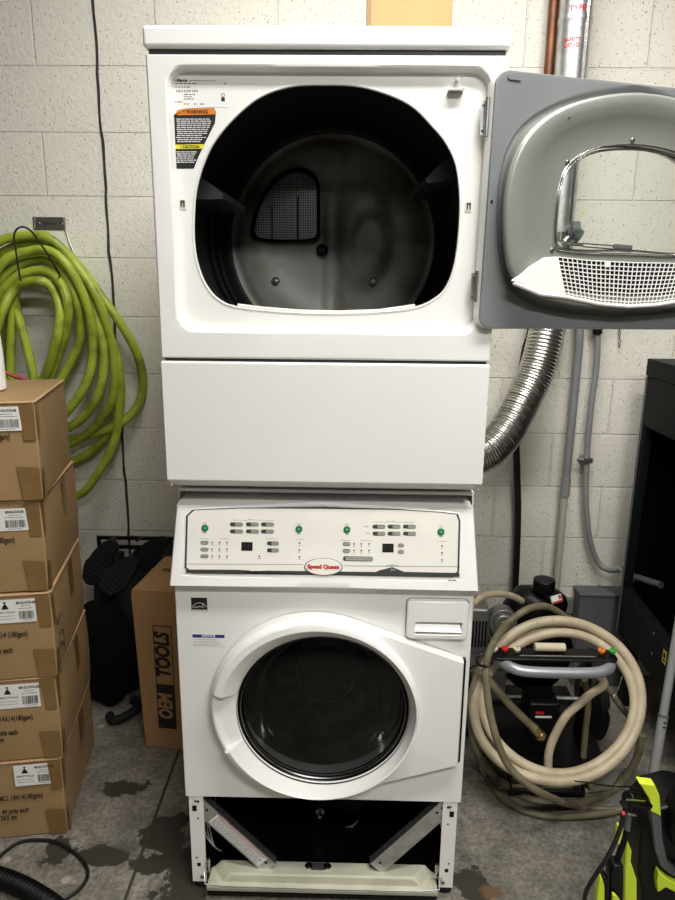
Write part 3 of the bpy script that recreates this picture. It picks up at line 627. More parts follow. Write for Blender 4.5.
obj('top_shelf', M().box(-cw1, cw1, .032, .60, CT.z-.004, CT.z-.001), WHITE, wm)
# detergent drawer
WP = Pl((0, .009, 0), (1, 0, 0), (0, 0, 1), (0, -1, 0))
q = [WP.px(u, v) for u, v in ((407, 597.5), (468, 599), (467, 637), (406, 635))]; a0, a1 = (q[0][0]+q[3][0])/2, (q[1][0]+q[2][0])/2; b0, b1 = q[2][1]+.001, q[1][1]
hc = ((a0+a1)/2+.002, b0+.030); th = sorted(TH+angs(hc, rrect(a0, a1, b0, b1, .010), rrect(a0+.019, a1-.014, b0+.012, b0+.043, .004)))
Ld = raycast_loop(rrect(a0, a1, b0, b1, .010), hc, th); hl = rrect(a0+.019, a1-.014, b0+.012, b0+.043, .004); Lh = raycast_loop(hl, hc, th)
hl2 = rrect(a0+.021, a1-.016, b0+.0135, b0+.0285, .003); ih = lambda l, d: ins(l, d, hc)
m = M(WP).loft([h3(Ld, 0), h3(Ld, .012), h3(ih(Ld, .003), .0155), h3(ih(Lh, -.002), .0165), h3(Lh, .0155), h3(ih(Lh, .002), .0008)], cap1=True)
dw = obj('detergent_drawer', m, WHITE2, wm, sharp=20)
pr_ = [WP.px(u, v, .01) for u, v in ((415.5, 623), (460, 624.5), (461.5, 632), (414, 630.5))]
m = M(WP).add([(pr_[0][0], pr_[0][1], .002), (pr_[1][0], pr_[1][1], .002), (pr_[2][0], pr_[2][1], .0155), (pr_[3][0], pr_[3][1], .0155)], [(0, 1, 2, 3)]); obj('finger_scoop', m, WHITE2, dw, solid=.002)
obj('drawer_gap', M(WP).prism(rrect(a0-.002, a1+.002, b0-.0025, b1+.002, .012), 0, .0012), mat('drawer_gap_shadow_line', H('9a978f'), .6), wm)
# stickers on the washer
q0, q1 = WP.px(191, 597.5), WP.px(207.5, 611); st = obj('energy_label', M(WP).box(q0[0], q1[0], q1[1], q0[1], .0002, .0008), INK, wm)
m = M(WP).use(PAPER); cx, cz = (q0[0]+q1[0])/2, q1[1]+.009
m.tube([(cx-.017+.034*i/12, cz+.010*math.sin(PI*i/12)+.002, .0009) for i in range(13)], .0006, 5); m.tube([(cx-.015, cz-.001, .0009), (cx-.009, cz+.002, .0009), (cx-.006, cz-.001, .0009), (cx-.001, cz+.003, .0009), (cx+.003, cz+.001, .0009), (cx+.008, cz+.004, .0009), (cx+.010, cz-.001, .0009)], .0008, 5)
m.box(q0[0]+.001, q1[0]-.001, q1[1]+.0005, q1[1]+.004, .0008, .001).use(INK); dash(m, WP, 192.5, 206, 609.8, .0006, .001)
m.use(PAPER).text('*', cx+.009, cz+.006, .014, .0008)
obj('print', m, None, st)
q0, q1 = WP.px(192.5, 634), WP.px(225, 646); st = obj('notice_label', M(WP).box(q0[0], q1[0], q1[1], q0[1], .0002, .0008), PAPER, wm)
m = M(WP).use(BLUE).box(q0[0], q1[0], q0[1]-.0085, q0[1], .0008, .001).use(PAPER).text('NOTICE', (q0[0]+q1[0])/2, q0[1]-.0043, .0085, .001, bold=.0002).use(INK)
for i, v in enumerate((639.8, 642, 644.2)): dash(m, WP, 194, 216+3*i, v, .0004, .0008, .5, 1, 3)
obj('print', m, None, st)
# washer door
dh = .036      # front of the ring ahead of the panel
RC = (-.0185, .5515); RR = .2475; RZ = .968
gcn = (-.0005, .5355)
NP = 144; thw = [2*PI*i/NP for i in range(NP)]
hx0 = WP.px(467, 664, .03); hx1 = WP.px(459.5, 767, .03); hx = .323
hinge_poly = [(hx, hx0[1]), (hx, hx1[1])]
def hull(c, r, pts):
    P = [(c[0]+r*math.cos(t), c[1]+r*RZ*math.sin(t)) for t in thw]+pts; P = sorted(set((round(a, 6), round(b, 6)) for a, b in P))
    cr = lambda o, a, b: (a[0]-o[0])*(b[1]-o[1])-(a[1]-o[1])*(b[0]-o[0]); lo, up = [], []
    for p in P:
        while len(lo) > 1 and cr(lo[-2], lo[-1], p) <= 0: lo.pop()
        lo.append(p)
    for p in P[::-1]:
        while len(up) > 1 and cr(up[-2], up[-1], p) <= 0: up.pop()
        up.append(p)
    return lo[:-1]+up[:-1]
hu = hull(RC, RR-.001, hinge_poly)
thh = sorted(thw+[math.atan2(p[1]-gcn[1], p[0]-gcn[0]) % (2*PI) for p in hinge_poly]+[math.radians(x) for x in (165.95, 166.15, 201.85, 202.05)])
Lhu = raycast_loop(hu, gcn, thh); icn = lambda l, d: ins(l, d, gcn)
Lrg = raycast_loop([(RC[0]+(RR-.0)*math.cos(t), RC[1]+RR*RZ*math.sin(t)) for t in thw], gcn, thh)
gl = lambda r: [(gcn[0]+r*1.03*math.cos(t), gcn[1]+r*math.sin(t)) for t in thh]
def fade(t, a0, a1, s_=.05):     # smooth window in angle
    return 1/(1+math.exp(-(t-a0)/s_))/(1+math.exp((t-a1)/s_))
def hadj(l, h, k):               # grip on the left: the ring drops between two sharp steps
    out = []
    for (a, b), t in zip(l, thh):
        g = 1 if math.radians(166.05) < t < math.radians(201.95) else 0
        out.append((a, b, h-k*g))
    return out
Lmid = mixl(Lrg, gl(.198), .42)
m = M(WP).loft([h3(Lhu, .002), h3(Lhu, .022), h3(icn(Lhu, .003), .026), hadj(icn(Lrg, .004), .030, .000), hadj(icn(Lrg, .009), .044, .010), hadj(icn(Lrg, .013), .047, .013), hadj(Lmid, .049, .022), hadj(mixl(Lrg, gl(.2), .5), .047, .022), hadj(gl(.204), .022, .004), h3(gl(.199), .012), h3(gl(.197), -.002)])
wd = obj('door', m, WHITE2, wm, sharp=28)
m = M(WP).box(.3235, .3295, hx1[1]+.0, hx0[1]-.0, 0, .012)
for i in range(22): z_ = hx1[1]+(hx0[1]-hx1[1])*(i+.5)/22; m.cyl((.3265, z_-.0055, .012), (.3265, z_+.0055, .012), .0034, 8)
obj('piano_hinge', m, BLACK, wd, label='black piano hinge of the washer door')
m = M(WP).lathe([(.198, .014), (.199, .006), (.194, -.002), (.190, .000), (.189, -.02)], 96, gcn, 1.03, 1.0); obj('glass_rim', m, BLACK, wd)
m = M(WP).lathe([(.1935, .0005), (.1915, .003), (.1895, .0005)], 96, gcn, 1.03, 1.0); obj('chrome_ring', m, CHROME, wd)
m = M(WP).lathe([(.1895, -.001), (.17, .006), (.12, .013), (.06, .017), (.0005, .018)], 72, gcn, 1.03, 1.0); gls = obj('door_glass', m, DARKGL, wd, sharp=80)
m = M(WP).lathe([(.188, -.015), (.178, -.05), (.16, -.09), (.135, -.115), (.12, -.122), (.0005, -.125)], 72, gcn, 1.03, 1.0); obj('glass_bowl', m, BOWL, wd, sharp=80)
m = M(WD0 := Pl((0, 0, 0), (1, 0, 0), (0, 0, 1), (0, -1, 0)))
ca_, cb_ = WD0.px(326, 672, -.12); m.tube([(ca_+.072*math.cos(q), cb_+.082*math.sin(q), -.115) for q in [2*PI*j/48 for j in range(48)]], .0016, 6, closed=True); obj('bowl_reflection', m, mat('reflection_grey', H('a5a8a4'), .3), wd)  # grey ring modelled in place of a reflection in the bowl
# inner tub and perforated drum behind the door
m = M(WP).lathe([(.205, -.02), (.215, -.06), (.2, -.11), (.222, -.13)], 72, gcn); obj('door_gasket', m, mat('grey_gasket', H('2a2c2d'), .4), wm)
WD = Pl((gcn[0], 0, gcn[1]), (1, 0, 0), (0, 0, 1), (0, -1, 0))
m = M(WD).lathe([(.225, -.14), (.262, -.16), (.262, -.50), (.25, -.52), (.06, -.53), (.0005, -.53)], 72); obj('wash_drum', m, PERFD, wm, sharp=60)
# base frame
for s_ in (-1, 1):
    x0_, x1_ = sorted((s_*.3335, s_*.2975)); m = M().box(x0_, x1_, .012, .0145, .022, ZB+.01).box(*sorted((s_*.3335, s_*.3310)), .0145, .06, .022, ZB+.01)
    ps = obj('corner_post', m, WHITE, wm)
    m = M(FP)
    for zz_, w_, hh_, dx_ in ((.245, .0055, .008, -.006), (.265, .003, .003, .006), (.215, .002, .002, .004), (.075, .0045, .005, 0), (.096, .002, .002, -.006)):
        xc = s_*(.3155-dx_*.8); m.box(xc-w_, xc+w_, zz_-hh_, zz_+hh_, -.0125, -.0112)
    obj('post_hole', m, BLACK, ps)
    screw(FP, s_*.308, .038, -.012, .0055, ps); screw(FP, s_*.316, .268, -.012, .004, ps)
    obj('foot', M().cyl((s_*.315, .035, 0), (s_*.315, .035, .022), .02, 20), BLACKM, wm)
    obj('foot', M().cyl((s_*.315, .66, 0), (s_*.315, .66, .03), .02, 20), BLACKM, wm)
# base pan with sloping ends
def rect(x0_, x1_, y0_, y1_, z_): return [(x0_, y0_, z_), (x1_, y0_, z_), (x1_, y1_, z_), (x0_, y1_, z_)]
pa = at(205, 885, -.03)
quad = lambda wb, wf, yb, yf, zb, zf: [(-wf, yf, zf), (wf, yf, zf), (wb, yb, zb), (-wb, yb, zb)]
m = M(); m.loft([quad(.292, .292, .045, -.018, .020, .024), quad(.292, .292, .045, -.022, .034, .040), quad(.288, .284, .045, -.016, .036, .044), quad(.284, .250, .045, -.010, .038, .046), quad(.266, .232, .045, -.006, .058, .066), quad(.262, .228, .042, -.001, .060, .068)], cap0=True, cap1=True)
pan = obj('base_pan', m, AGED, wm, bevel=.003)
m = M().tube([(-.300, .0, .065), (-.294, -.022, .050), (-.25, -.026, .048), (0, -.026, .047), (.25, -.026, .048), (.294, -.022, .050), (.302, .0, .065)], .0015, 6); obj('spring_wire', m, STEEL, pan)
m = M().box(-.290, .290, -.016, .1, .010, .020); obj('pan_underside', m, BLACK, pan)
for u in (309, 327.5):
    p = at(u, 868, .03); m = M().cyl((p.x, .022, .062), (p.x, .022, .070), .010, 20).use(BLACK).cyl((p.x, .022, .070), (p.x, .022, .0715), .0055, 12); mm = m; mm.mats = [CHROME, BLACK]; mm.mi = [0]*22+[1]*14
    obj('adjuster', mm, None, pan)
pan_b = at(318, 868, .034); obj('adjuster_bracket', M().box(pan_b.x-.03, pan_b.x+.03, .008, .036, .063, .0655), DGREY, pan)
# diagonal braces
def brace(u0, v0, u1, v1, y0_, y1_, w, lab):
    p, q_ = at(u0, v0, y0_), at(u1, v1, y1_); d_ = (q_-p); L_ = d_.length; d_.normalize(); n_ = V((0, -1, 0)); n_ = (n_-d_*n_.dot(d_)).normalized(); e_ = n_.cross(d_)
    if e_.z < 0: e_ = -e_
    P = Pl(p, d_, e_, n_); m = M(P).box(0, L_, -w/2, w/2, 0, .002).box(0, L_, w/2-.002, w/2, -.02, 0).box(0, L_, -w/2, -w/2+.002, -.02, 0)
    b_ = obj('diagonal_brace', m, GALV, wm)
    m = M(P)
    for a_ in (.012, .03, L_-.02): m.cyl((a_, w*.12, .0015), (a_, w*.12, .0026), .0035, 10)
    obj('bolt_hole', m, BLACK, b_)
    if lab:
        l_ = obj('instruction_label', M(P).box(L_*.22, L_*.9, -w*.38, w*.36, .002, .0026), PAPER, b_); m = M(P).use(INK)
        for i in range(9):
            a_ = L_*.24
            while a_ < L_*.86:
                w_ = random.uniform(.003, .012); m.box(a_, min(a_+w_, L_*.88), -w*.33+i*w*.065, -w*.33+i*w*.065+.0009, .0026, .0028); a_ += w_+.0025
        m.use(RED).box(L_*.24, L_*.88, w*.27, w*.33, .0026, .0028); obj('print', m, None, l_)
    return b_
brace(197, 803, 270, 868, .02, .014, .042, True); brace(447, 806, 376, 868, .02, .014, .042, False)
# workings in the dark of the base
m = M().use(BLACK).lathe([(.001, 0)], 3) if False else M()
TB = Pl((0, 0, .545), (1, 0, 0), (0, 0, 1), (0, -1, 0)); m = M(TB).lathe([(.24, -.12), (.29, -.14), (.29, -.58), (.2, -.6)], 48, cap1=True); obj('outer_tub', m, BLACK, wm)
p = at(320, 812, .2); m = M().cyl((p.x, .2, p.z), (p.x, .24, p.z), .012, 12).cyl((p.x, .18, p.z), (p.x, .2, p.z), .006, 8); obj('tub_bolt', m, CHROME, wm)
m = M().cyl((.07, .22, .11), (.07, .36, .11), .05, 24).cyl((-.1, .3, .10), (.07, .3, .10), .025, 16); obj('drain_pump', m, BLACK, wm)
m = M()
for dx in (0, .006, .012): pts = [at(205+dx*300, 818+dx*400, .1), at(206+dx*500, 835+dx*300, .09), at(216, 848, .09), at(226, 853, .12)]; m.tube(spline(pts, 5), .0018, 6)
obj('wiring', m, CLEAR, wm); m = M()
for dx in (0, .006): m.tube(spline([at(337, 820+dx*600, .24), at(345, 827+dx*800, .2), at(355, 824, .2), at(360, 815, .24)], 5), .0022, 6)
obj('wiring', m, CHAR, wm)
for s_ in (-1, 1):
    m = M().tube([(s_*.297, .008, .085), (s_*.288, .004, .075), (s_*.288, .004, .062), (s_*.297, .008, .055)], .0025, 6).cyl((s_*.29, .006, .075), (s_*.29, .006, .10), .0045, 10); obj('spring_clip', m, CHROME, wm)
obj('base_shade_sheet', M().box(-.328, .328, .05, .69, .022, .027), BLACK, wm)  # black sheet added to paint the shade inside the open base

# box standing on the dryer
a, b_ = at(367, 20, .45), at(452, 20, .45)
bx = thing('cardboard_box', 'brown cardboard box standing on top of the dryer', 'box', ((a.x+b_.x)/2, .52, 1.984))
obj('body', M().box(a.x, b_.x, .45, .60, 1.984, 2.32), CARD2, bx, bevel=.002)
obj('tape', M().box(a.x-.0006, a.x+.010, .449, .4495, 1.985, 2.3), TAPE, bx)  # brown strip paints the shade down the left edge of the box
obj('flap', M().box(a.x+.001, b_.x-.001, .452, .524, 2.32, 2.323).box(a.x+.001, b_.x-.001, .526, .598, 2.32, 2.323), CARDD, bx)

exec_parts = []
# ------------------------------------------------------------------ stack of shipping cartons (left)
RB = math.radians(9)
ex_, ey_ = V((math.cos(RB), math.sin(RB), 0)), V((-math.sin(RB), math.cos(RB), 0))
seams = [0, .247, .497, .742, .990, 1.240]; BWd, BD = .52, .392
nxt = [(-.730, .184, 0), (-.724, .186, 0), (-.715, .184, 0), (-.719, .188, 0), (-.706, .182, 0)]
labels = ['printed cardboard carton at the bottom of the stack, resting on the floor', 'printed cardboard carton second from the bottom of the stack',
          'cardboard carton in the middle of the stack with hand-written marks on its side', 'cardboard carton second from the top of the stack', 'cardboard carton at the top of the stack under the white jug']
def carton(i):
    RB = math.radians([9.7, 10, 11.3, 10.5, 12.8][i]); ex_, ey_ = V((math.cos(RB), math.sin(RB), 0)), V((-math.sin(RB), math.cos(RB), 0))
    z0, z1 = seams[i]+.001, seams[i+1]-.001; cnr = V(nxt[i]); h = z1-z0; o = cnr+V((0, 0, z0))
    t = thing('shipping_carton', labels[i], 'box', o-ex_*(BWd/2)+ey_*(BD/2), 'stacked shipping cartons')
    Fp = Pl(o, ex_, (0, 0, 1), -ey_); Sp = Pl(o, ey_, (0, 0, 1), ex_)
    bulge = [0, .004, .003, .004, .002][i]
    def B(a, b, c): return o+ex_*a+ey_*b+V((0, 0, c))
    m = M(B); n = 8; loops = []
    for k in range(n+1):
        t_ = k/n; g = bulge*math.sin(PI*t_)
        loops.append([(-BWd-g, -g, h*t_), (-BWd/2, -g*1.8, h*t_), (g, -g, h*t_), (g*1.8, BD/2, h*t_), (g, BD, h*t_), (-BWd/2, BD, h*t_), (-BWd, BD, h*t_)])
    m.loft(loops, cap0=True, cap1=True); bd_ = obj('body', m, CARD, t, bevel=.004, sharp=50)
    m = M(B).tube([(-BWd, -.001, h-.002), (-.01, -.001, h-.002), (.001, .002, h-.002), (.001, BD-.01, h-.002)], .0035, 6); obj('flap_edge', m, CARDD, t)
    # tape on the corners
    for (q0, q1, q2, q3) in (((-.028, h*.62), (0, h*.62), (0, h-.006), (-.034, h-.006)), ((-.042, 0.004), (0, .004), (0, h*.34), (-.052, h*.36))):
        e = .0065; obj('tape', M(Fp).prism([q0, q1, q2, q3], e, e+.0006), TAPE, t)
    m = M(Sp).prism([(.0, h*.62), (.014, h*.66), (.012, h-.006), (0, h-.006)], .0066, .0072); obj('tape', m, TAPE, t)
    m = M(Sp).prism([(.0, .004), (.02, .004), (.022, h*.3), (0, h*.34)], .0066, .0072); obj('tape', m, TAPE, t)
    if i != 4: m = M(Sp).prism([(BD*.52, h*.55), (BD*.62, h*.58), (BD*.62, h-.006), (BD*.52, h-.006)], .0075, .0081); obj('tape', m, TAPE, t)
    # shipping label
    lu = {4: (-2, 22, 407, 430.5), 3: (0, 29, 509, 530), 2: (-8, 37, 601, 621), 1: (-6, 41, 686, 706), 0: (13, 54, 766, 783)}[i]
    a0, b1 = Fp.px(lu[0], lu[2], .0065); a1, b0 = Fp.px(lu[1], lu[3], .0065)
    if i in (3, 4): a0 = a1-.135
    pz = .0068
    lb = obj('shipping_label', M(Fp).box(a0, a1, b0, b1, pz-.0004, pz), PAPER, t)
    w = a1-a0; hh = b1-b0; m = M(Fp).use(INK)
    def words(x0_, x1_, z_, th__):
        x = x0_
        while x < x1_: e = min(x1_, x+random.uniform(.003, .009)); m.box(x, e, z_-th__, z_+th__, pz, pz+.0003); x = e+.0016
    m.text('MIX-SX-ATOX-300', a1-w*.22, b1-hh*.16, hh*.15, pz, sx=.6, bold=.0003)
    words(a1-w*.34, a1-w*.12, b1-hh*.30, .0006); words(a1-w*.40, a1-w*.06, b1-hh*.40, .0006)
    x = a1-w*.40
    while x < a1-w*.06: q = random.choice((.0007, .0012, .0020)); m.box(x, x+q, b0+hh*.14, b0+hh*.48, pz, pz+.0003); x += q+random.choice((.0008, .0014))
    words(a1-w*.36, a1-w*.1, b0+hh*.08, .0006)
    lx = a0+w*.28; m.prism([(lx-.009, b1-hh*.40), (lx+.009, b1-hh*.40), (lx+.004, b1-hh*.24), (lx, b1-hh*.16), (lx-.004, b1-hh*.24)], pz, pz+.0003).lathe([(.003, pz), (.003, pz+.0003)], 10, (lx, b1-hh*.12), cap0=True, cap1=True)
    m.text('GREAT WALLS', lx, b1-hh*.54, hh*.12, pz, sx=.9); words(a0+w*.06, a0+w*.48, b0+hh*.30, .0005); words(a0+w*.06, a0+w*.5, b0+hh*.18, .0005)
    obj('print', m, None, lb)
    # carton print
    m = M(Fp).use(INK); e = .0066
    rows = {0: ((58, 795, 'PMCL 14X14(180gsm)', 43), (58, 809.5, '44 units each', 29), (58, 817, '24.5 cm', 17)), 1: ((58, 717, 'PMCL 14X14(180gsm)', 33), (58, 732, '44 units each', 18), (58, 740, '24.5 cm', 4)),
            2: ((58, 633.5, 'PMCL 14X14 (180gsm)', 28), (58, 650, '44 units each', 13)), 3: ((58, 540, 'PMCL 14X14 (180gsm)', 15),), 4: ((58, 436.5, 'PMCL 14X14 (180gsm)', 10),)}[i]
    for _, v, tx, ur in rows:
        a, b = Fp.px(ur, v, e); obj('carton_print', M(Fp).use(INK).text(tx, a, b, .022, e, align='RIGHT', sx=.6, bold=.0003), None, t)
    if i == 2:
        m = M(Sp).use(INK); s3 = Sp.px
        for st_ in (((57, 617), (58, 625), (60, 615), (62, 613)), ((59.5, 633), (63, 629), (64, 636)), ((60, 650), (61, 641), (63, 645), (64, 639), (64.5, 646))):
            m.tube(spline([(*s3(u, v, .0085), .0085) for u, v in st_], 4), .0011, 5)
        obj('hand_marking', m, None, t)
    return t
for i in range(5): carton(i)

# white jug on the top carton
zj = 1.2405; pj = at(-12, 388, .30)
jug = thing('plastic_jug', 'white plastic jug standing on the top carton, cut off by the left edge', 'jug', (pj.x, .33, zj))
JP = Pl((pj.x-.0, .33, zj), (1, 0, 0), (0, 1, 0), (0, 0, 1)); jr = abs(at(4.8, 380, .33).x-pj.x)
obj('body', M(JP).lathe([(jr*.85, 0), (jr, .006), (jr, .09), (jr*.93, .14), (jr*.7, .19), (jr*.38, .22), (jr*.34, .24)], 32, cap0=True, cap1=True), WHITE2, jug, sharp=60)
obj('cap', M(JP).lathe([(jr*.38, .24), (jr*.38, .265), (jr*.34, .27)], 24, cap0=True, cap1=True), BLUE, jug)
# red cable just behind the top carton
m = M().tube(spline([at(-6, 370, .545), at(4, 372, .55), at(14, 376, .56), at(26, 380, .575)], 5), .0055, 8)
tag(obj('red_cable', m, mat('red_cable_rubber', H('a81c22'), .35)), 'short length of red cable behind the top carton, next to the jug', 'cable')

# ------------------------------------------------------------------ green hose on its wall hook
hk = thing('hose_hook', 'steel wall hook plate with thin dark rod holding the green hose', 'hook', at(48, 225, YW))
p0, p1 = at(33, 217, YW), at(65, 230, YW)
pl = obj('plate', M().box(p0.x, p1.x, YW-.004, YW-.0005, p1.z, p0.z), mat('brushed_plate', H('7d7a74'), .4, .7), hk, bevel=.001)
WPk = Pl((0, YW-.004, 0), (1, 0, 0), (0, 0, 1), (0, -1, 0))
for u in (39, 61.5): a, b = WPk.px(u, 223.5); screw(WPk, a, b, 0, .005, pl, mt=CHROME)
sq = [(43, 224), (44.5, 221.5), (45, 225.5), (43.5, 226), (46, 223.5), (47, 222), (47.5, 224.5), (48.5, 222.5), (49, 224.5), (50, 222.6), (51, 224.6), (52, 222.8), (53, 224.5), (55, 222.6), (54.5, 225)]
obj('script_logo', M(WPk).use(INK).tube(spline([(*WPk.px(u, v), .0006) for u, v in sq], 3), .0009, 5), None, pl)
m = M().tube(spline([at(34, 218, YW-.006), at(35, 232, .99), at(44, 250, .90), at(56, 266, .84)][::-1]+[], 5), .003, 8)
rod = [at(21, 281, .80), at(19.5, 275, .80), at(17.5, 262, .80), at(15, 245, .80), at(14, 236, .80), at(17, 229, .80), at(24, 227, .81), at(32, 232, .815), at(40, 243, .825), at(49, 256, .835), at(57, 270, .85), at(60, 275, .90), at(60, 272, 1.03)]
obj('hook_rod', M().tube(spline(rod, 6), .0032, 8), mat('dark_rod', H('2b2926'), .4, .5), hk)
m = M().tube(spline([at(34.5, 216, YW-.006), at(34.5, 229, YW-.006)], 3), .0022, 6); m.tube(spline([at(65, 217, YW-.006), at(66, 230, YW-.006), at(70, 243, YW-.006), at(74, 253, YW-.006)], 4), .0022, 6); obj('support_wire', m, STEEL, hk)
loops = [  # pixel outline of each turn and its distance in front of the wall
 [(36, 281), (52, 288), (60, 312), (55, 345), (44, 378), (22, 400), (-8, 360), (2, 312), (16, 288)],
 [(34, 271), (54, 275), (67, 300), (66, 330), (52, 370), (30, 410), (0, 380), (-6, 315), (10, 283)],
 [(32, 261), (56, 265), (75, 297), (80, 340), (62, 378), (38, 420), (4, 400), (-14, 320), (4, 276)],
 [(30, 251), (58, 256), (83, 294), (93, 345), (84, 388), (50, 425), (8, 420), (-22, 330), (-2, 268)],
 [(24, 236), (56, 243), (84, 282), (103, 345), (97, 398), (64, 430), (12, 430), (-28, 340), (-12, 254)],
 [(28, 243), (60, 252), (90, 295), (113, 352), (108, 410), (64, 446), (14, 436), (-22, 350), (-10, 268)],
 [(30, 250), (62, 258), (96, 305), (119, 370), (114, 425), (70, 462), (20, 440), (-10, 360), (-2, 285)],
 [(36, 240), (66, 252), (104, 300), (133, 345), (143, 380), (136, 408), (112, 428), (60, 440), (18, 430), (4, 360), (2, 290)],
 [(34, 238), (62, 250), (98, 300), (117, 372), (117, 430), (100, 470), (76, 496), (30, 490), (12, 400), (14, 300)],
]
gp_ = thing('green_hose', 'thick lime green hose coiled over the wall hook', 'hose', at(45, 380, .95))
m = M()
path = []
for k, lp_ in enumerate(loops):
    y = [.885, .90, .93, .905, .935, .97, .985, 1.0, .955][k]
    P = [at(u, v, y+.03*math.sin(i*1.7+k)*.7) for i, (u, v) in enumerate(lp_)]
    m.tube(spline(P, 7, True), .0158, 12, closed=True)
obj('hose_coil', m, GHOSE, gp_)
tip = M().tube(spline([at(14, 300, .95), at(22, 330, .93), at(30, 360, .92), at(34, 385, .91), at(33, 410, .90)], 5), .0158, 10); obj('hose_end', tip, GHOSE, gp_)

# ------------------------------------------------------------------ brown carton beside the washer
A2 = math.radians(-7); e1, e2 = V((math.cos(A2), math.sin(A2), 0)), V((-math.sin(A2), math.cos(A2), 0))
o = V((-.619, .553, 0)); t = thing('tool_carton', 'tall brown cardboard carton with black lettering up its side, left of the washer', 'box', o+e1*.12+e2*.14)
def B2(a, b, c): return o+e1*(a-.016*(c/.575))+e2*b+V((0, 0, c))
Wd, Dp, Ht = .235, .27, .577
m = M(B2); m.loft([[(0, 0, z), (Wd, 0, z), (Wd, Dp, z), (0.0, Dp, z)] if z < .5 else [(q_, 0, z), (Wd, 0, z), (Wd, Dp, z), (q_, Dp, z)] for z, q_ in ((0, 0), (.2, 0), (.4, 0), (.556, 0), (Ht-.004, .004), (Ht, .03))], cap0=True, cap1=True)
obj('body', m, CARD2, t, bevel=.004, sharp=40)
OP = Pl(o+e2*-.0005, e1, (0, 0, 1), -e2)
m = M(OP).use(INK)
q0, q1, q2 = OP.px(152, 625, .001), OP.px(170.5, 627, .001), OP.px(163, 728, .001); x0_, x1_ = q0[0], q1[0]; zt, zb = q0[1], q2[1]; zm = OP.px(158, 684, .001)[1]
x0_ = OP.px(155.5, 675, .001)[0]; x1_ = OP.px(174, 677, .001)[0]; bw = .0028
m.box(x0_, x0_+bw, zm, zt, .0003, .001).box(x1_-bw, x1_, zm, zt, .0003, .001).box(x0_, x1_, zt-bw, zt, .0003, .001).box(x0_, x1_, zb, zm, .0003, .0008)
xc = (x0_+x1_)/2; m.text('TOOLS', xc-.001, (zm+zt)/2, .066, .0003, rot=PI/2, bold=.003, sx=.76, shear=.15)
m.use(CARD2).text('OEM', xc-.001, (zb+zm)/2, .064, .0008, rot=PI/2, bold=.0025, sx=.70, shear=.15)
m.use(RED); c = OP.px(154, 621, .001); m.cyl((c[0], c[1], .0003), (c[0], c[1], .0008), .003, 12)
obj('lettering', m, None, t)
TPp = Pl(V((0, 0, Ht+.0002)), e1, e2, (0, 0, 1)); a, b = TPp.px(176, 571); m = M(TPp).use(INK).text('TOOLS', a, b, .03, .0002, rot=PI*.0, bold=.0008, sx=1.1, shear=.2); obj('top_lettering', m, None, t)

# ------------------------------------------------------------------ black boots on a low rack in the corner
rk = thing('boot_rack', 'low black metal rack against the block wall holding dark rubber boots', 'rack', (-.76, .97, 0))
m = M()
za, zb_ = at(97, 536, .99).z, at(97, 545, .99).z; xl_, xr_ = at(97, 536, .99).x, -.42
m.box(xl_, xr_, .985, .997, za-.012, za).box(xl_, xr_, .985, .997, zb_-.012, zb_)
obj('cross_bar', m, BLACK, rk)
for x in (xl_, -.66, xr_-.012): obj('upright', M().box(x, x+.012, .985, .997, 0, za), BLACK, rk); obj('foot', M().box(x, x+.012, .93, 1.03, 0, .012), BLACK, rk)
obj('hook_arm', M().tube([(xl_+.08, .985, za), (xl_+.08, .9, za+.02)], .005, 6).tube([(xl_+.18, .985, za), (xl_+.18, .9, za+.02)], .005, 6), BLACK, rk)
def boot(tip_, heel, y0_, y1_, label, leg_to, name='rubber_boot', w=.052):
    a, b = at(*tip_, y0_), at(*heel, y1_); t = thing(name, label, 'boot', (a+b)/2, 'black boots in the corner')
    d = (b-a); L_ = d.length; d.normalize(); nn = V((0, -1, .25)); nn = (nn-d*nn.dot(d)).normalized(); sd = d.cross(nn)
    P = Pl(a, d, sd, nn)
    out = []
    for i in range(28):
        q = 2*PI*i/28; x = L_/2-L_/2*math.cos(q); wd = w*(1 if x < L_*.45 else .78 if x > L_*.62 else .84); out.append((x, wd*math.sin(q)))
    m = M(P).prism(out, -.006, .012); s_ = obj('sole', m, BLACKM, t, bevel=.004)
    m = M(P)
    for i in range(9):
        x = L_*(.1+.09*i); ww = w*.6; m.box(x-.006, x+.006, -ww, ww, .012, .017)
    obj('tread', m, BLACKM, s_)
    m = M(P).loft([h3(sc(out, .97, (L_/2, 0)), -.006), h3(sc(out, .97, (L_/2, 0)), -.03), h3(sc(out, .85, (L_*.48, 0)), -.06), h3(sc(out, .55, (L_*.45, 0)), -.085)], cap0=True, cap1=True); obj('upper', m, BLACKM, t, sharp=70)
    if leg_to:
        pts = spline([b-nn*.05-d*.06]+[V(p) for p in leg_to], 5); obj('shaft', M().tube(pts, lambda s: .052+.012*s, 16), BLACKM, t)
    return t
boot((103, 592), (137, 557), .80, .86, 'black rubber boot upside down with its ridged sole up, beside the brown tool carton', [(-.74, .86, .40), (-.75, .84, .22)])
boot((88, 584), (113, 540), .86, .90, 'black rubber boot upside down, closest to the carton stack', [(-.83, .90, .40), (-.83, .88, .2)], w=.05)
boot((132, 570), (166, 538), .93, .96, 'black rubber boot upside down just behind the brown tool carton', [(-.60, .95, .45), (-.60, .95, .2)], w=.05)
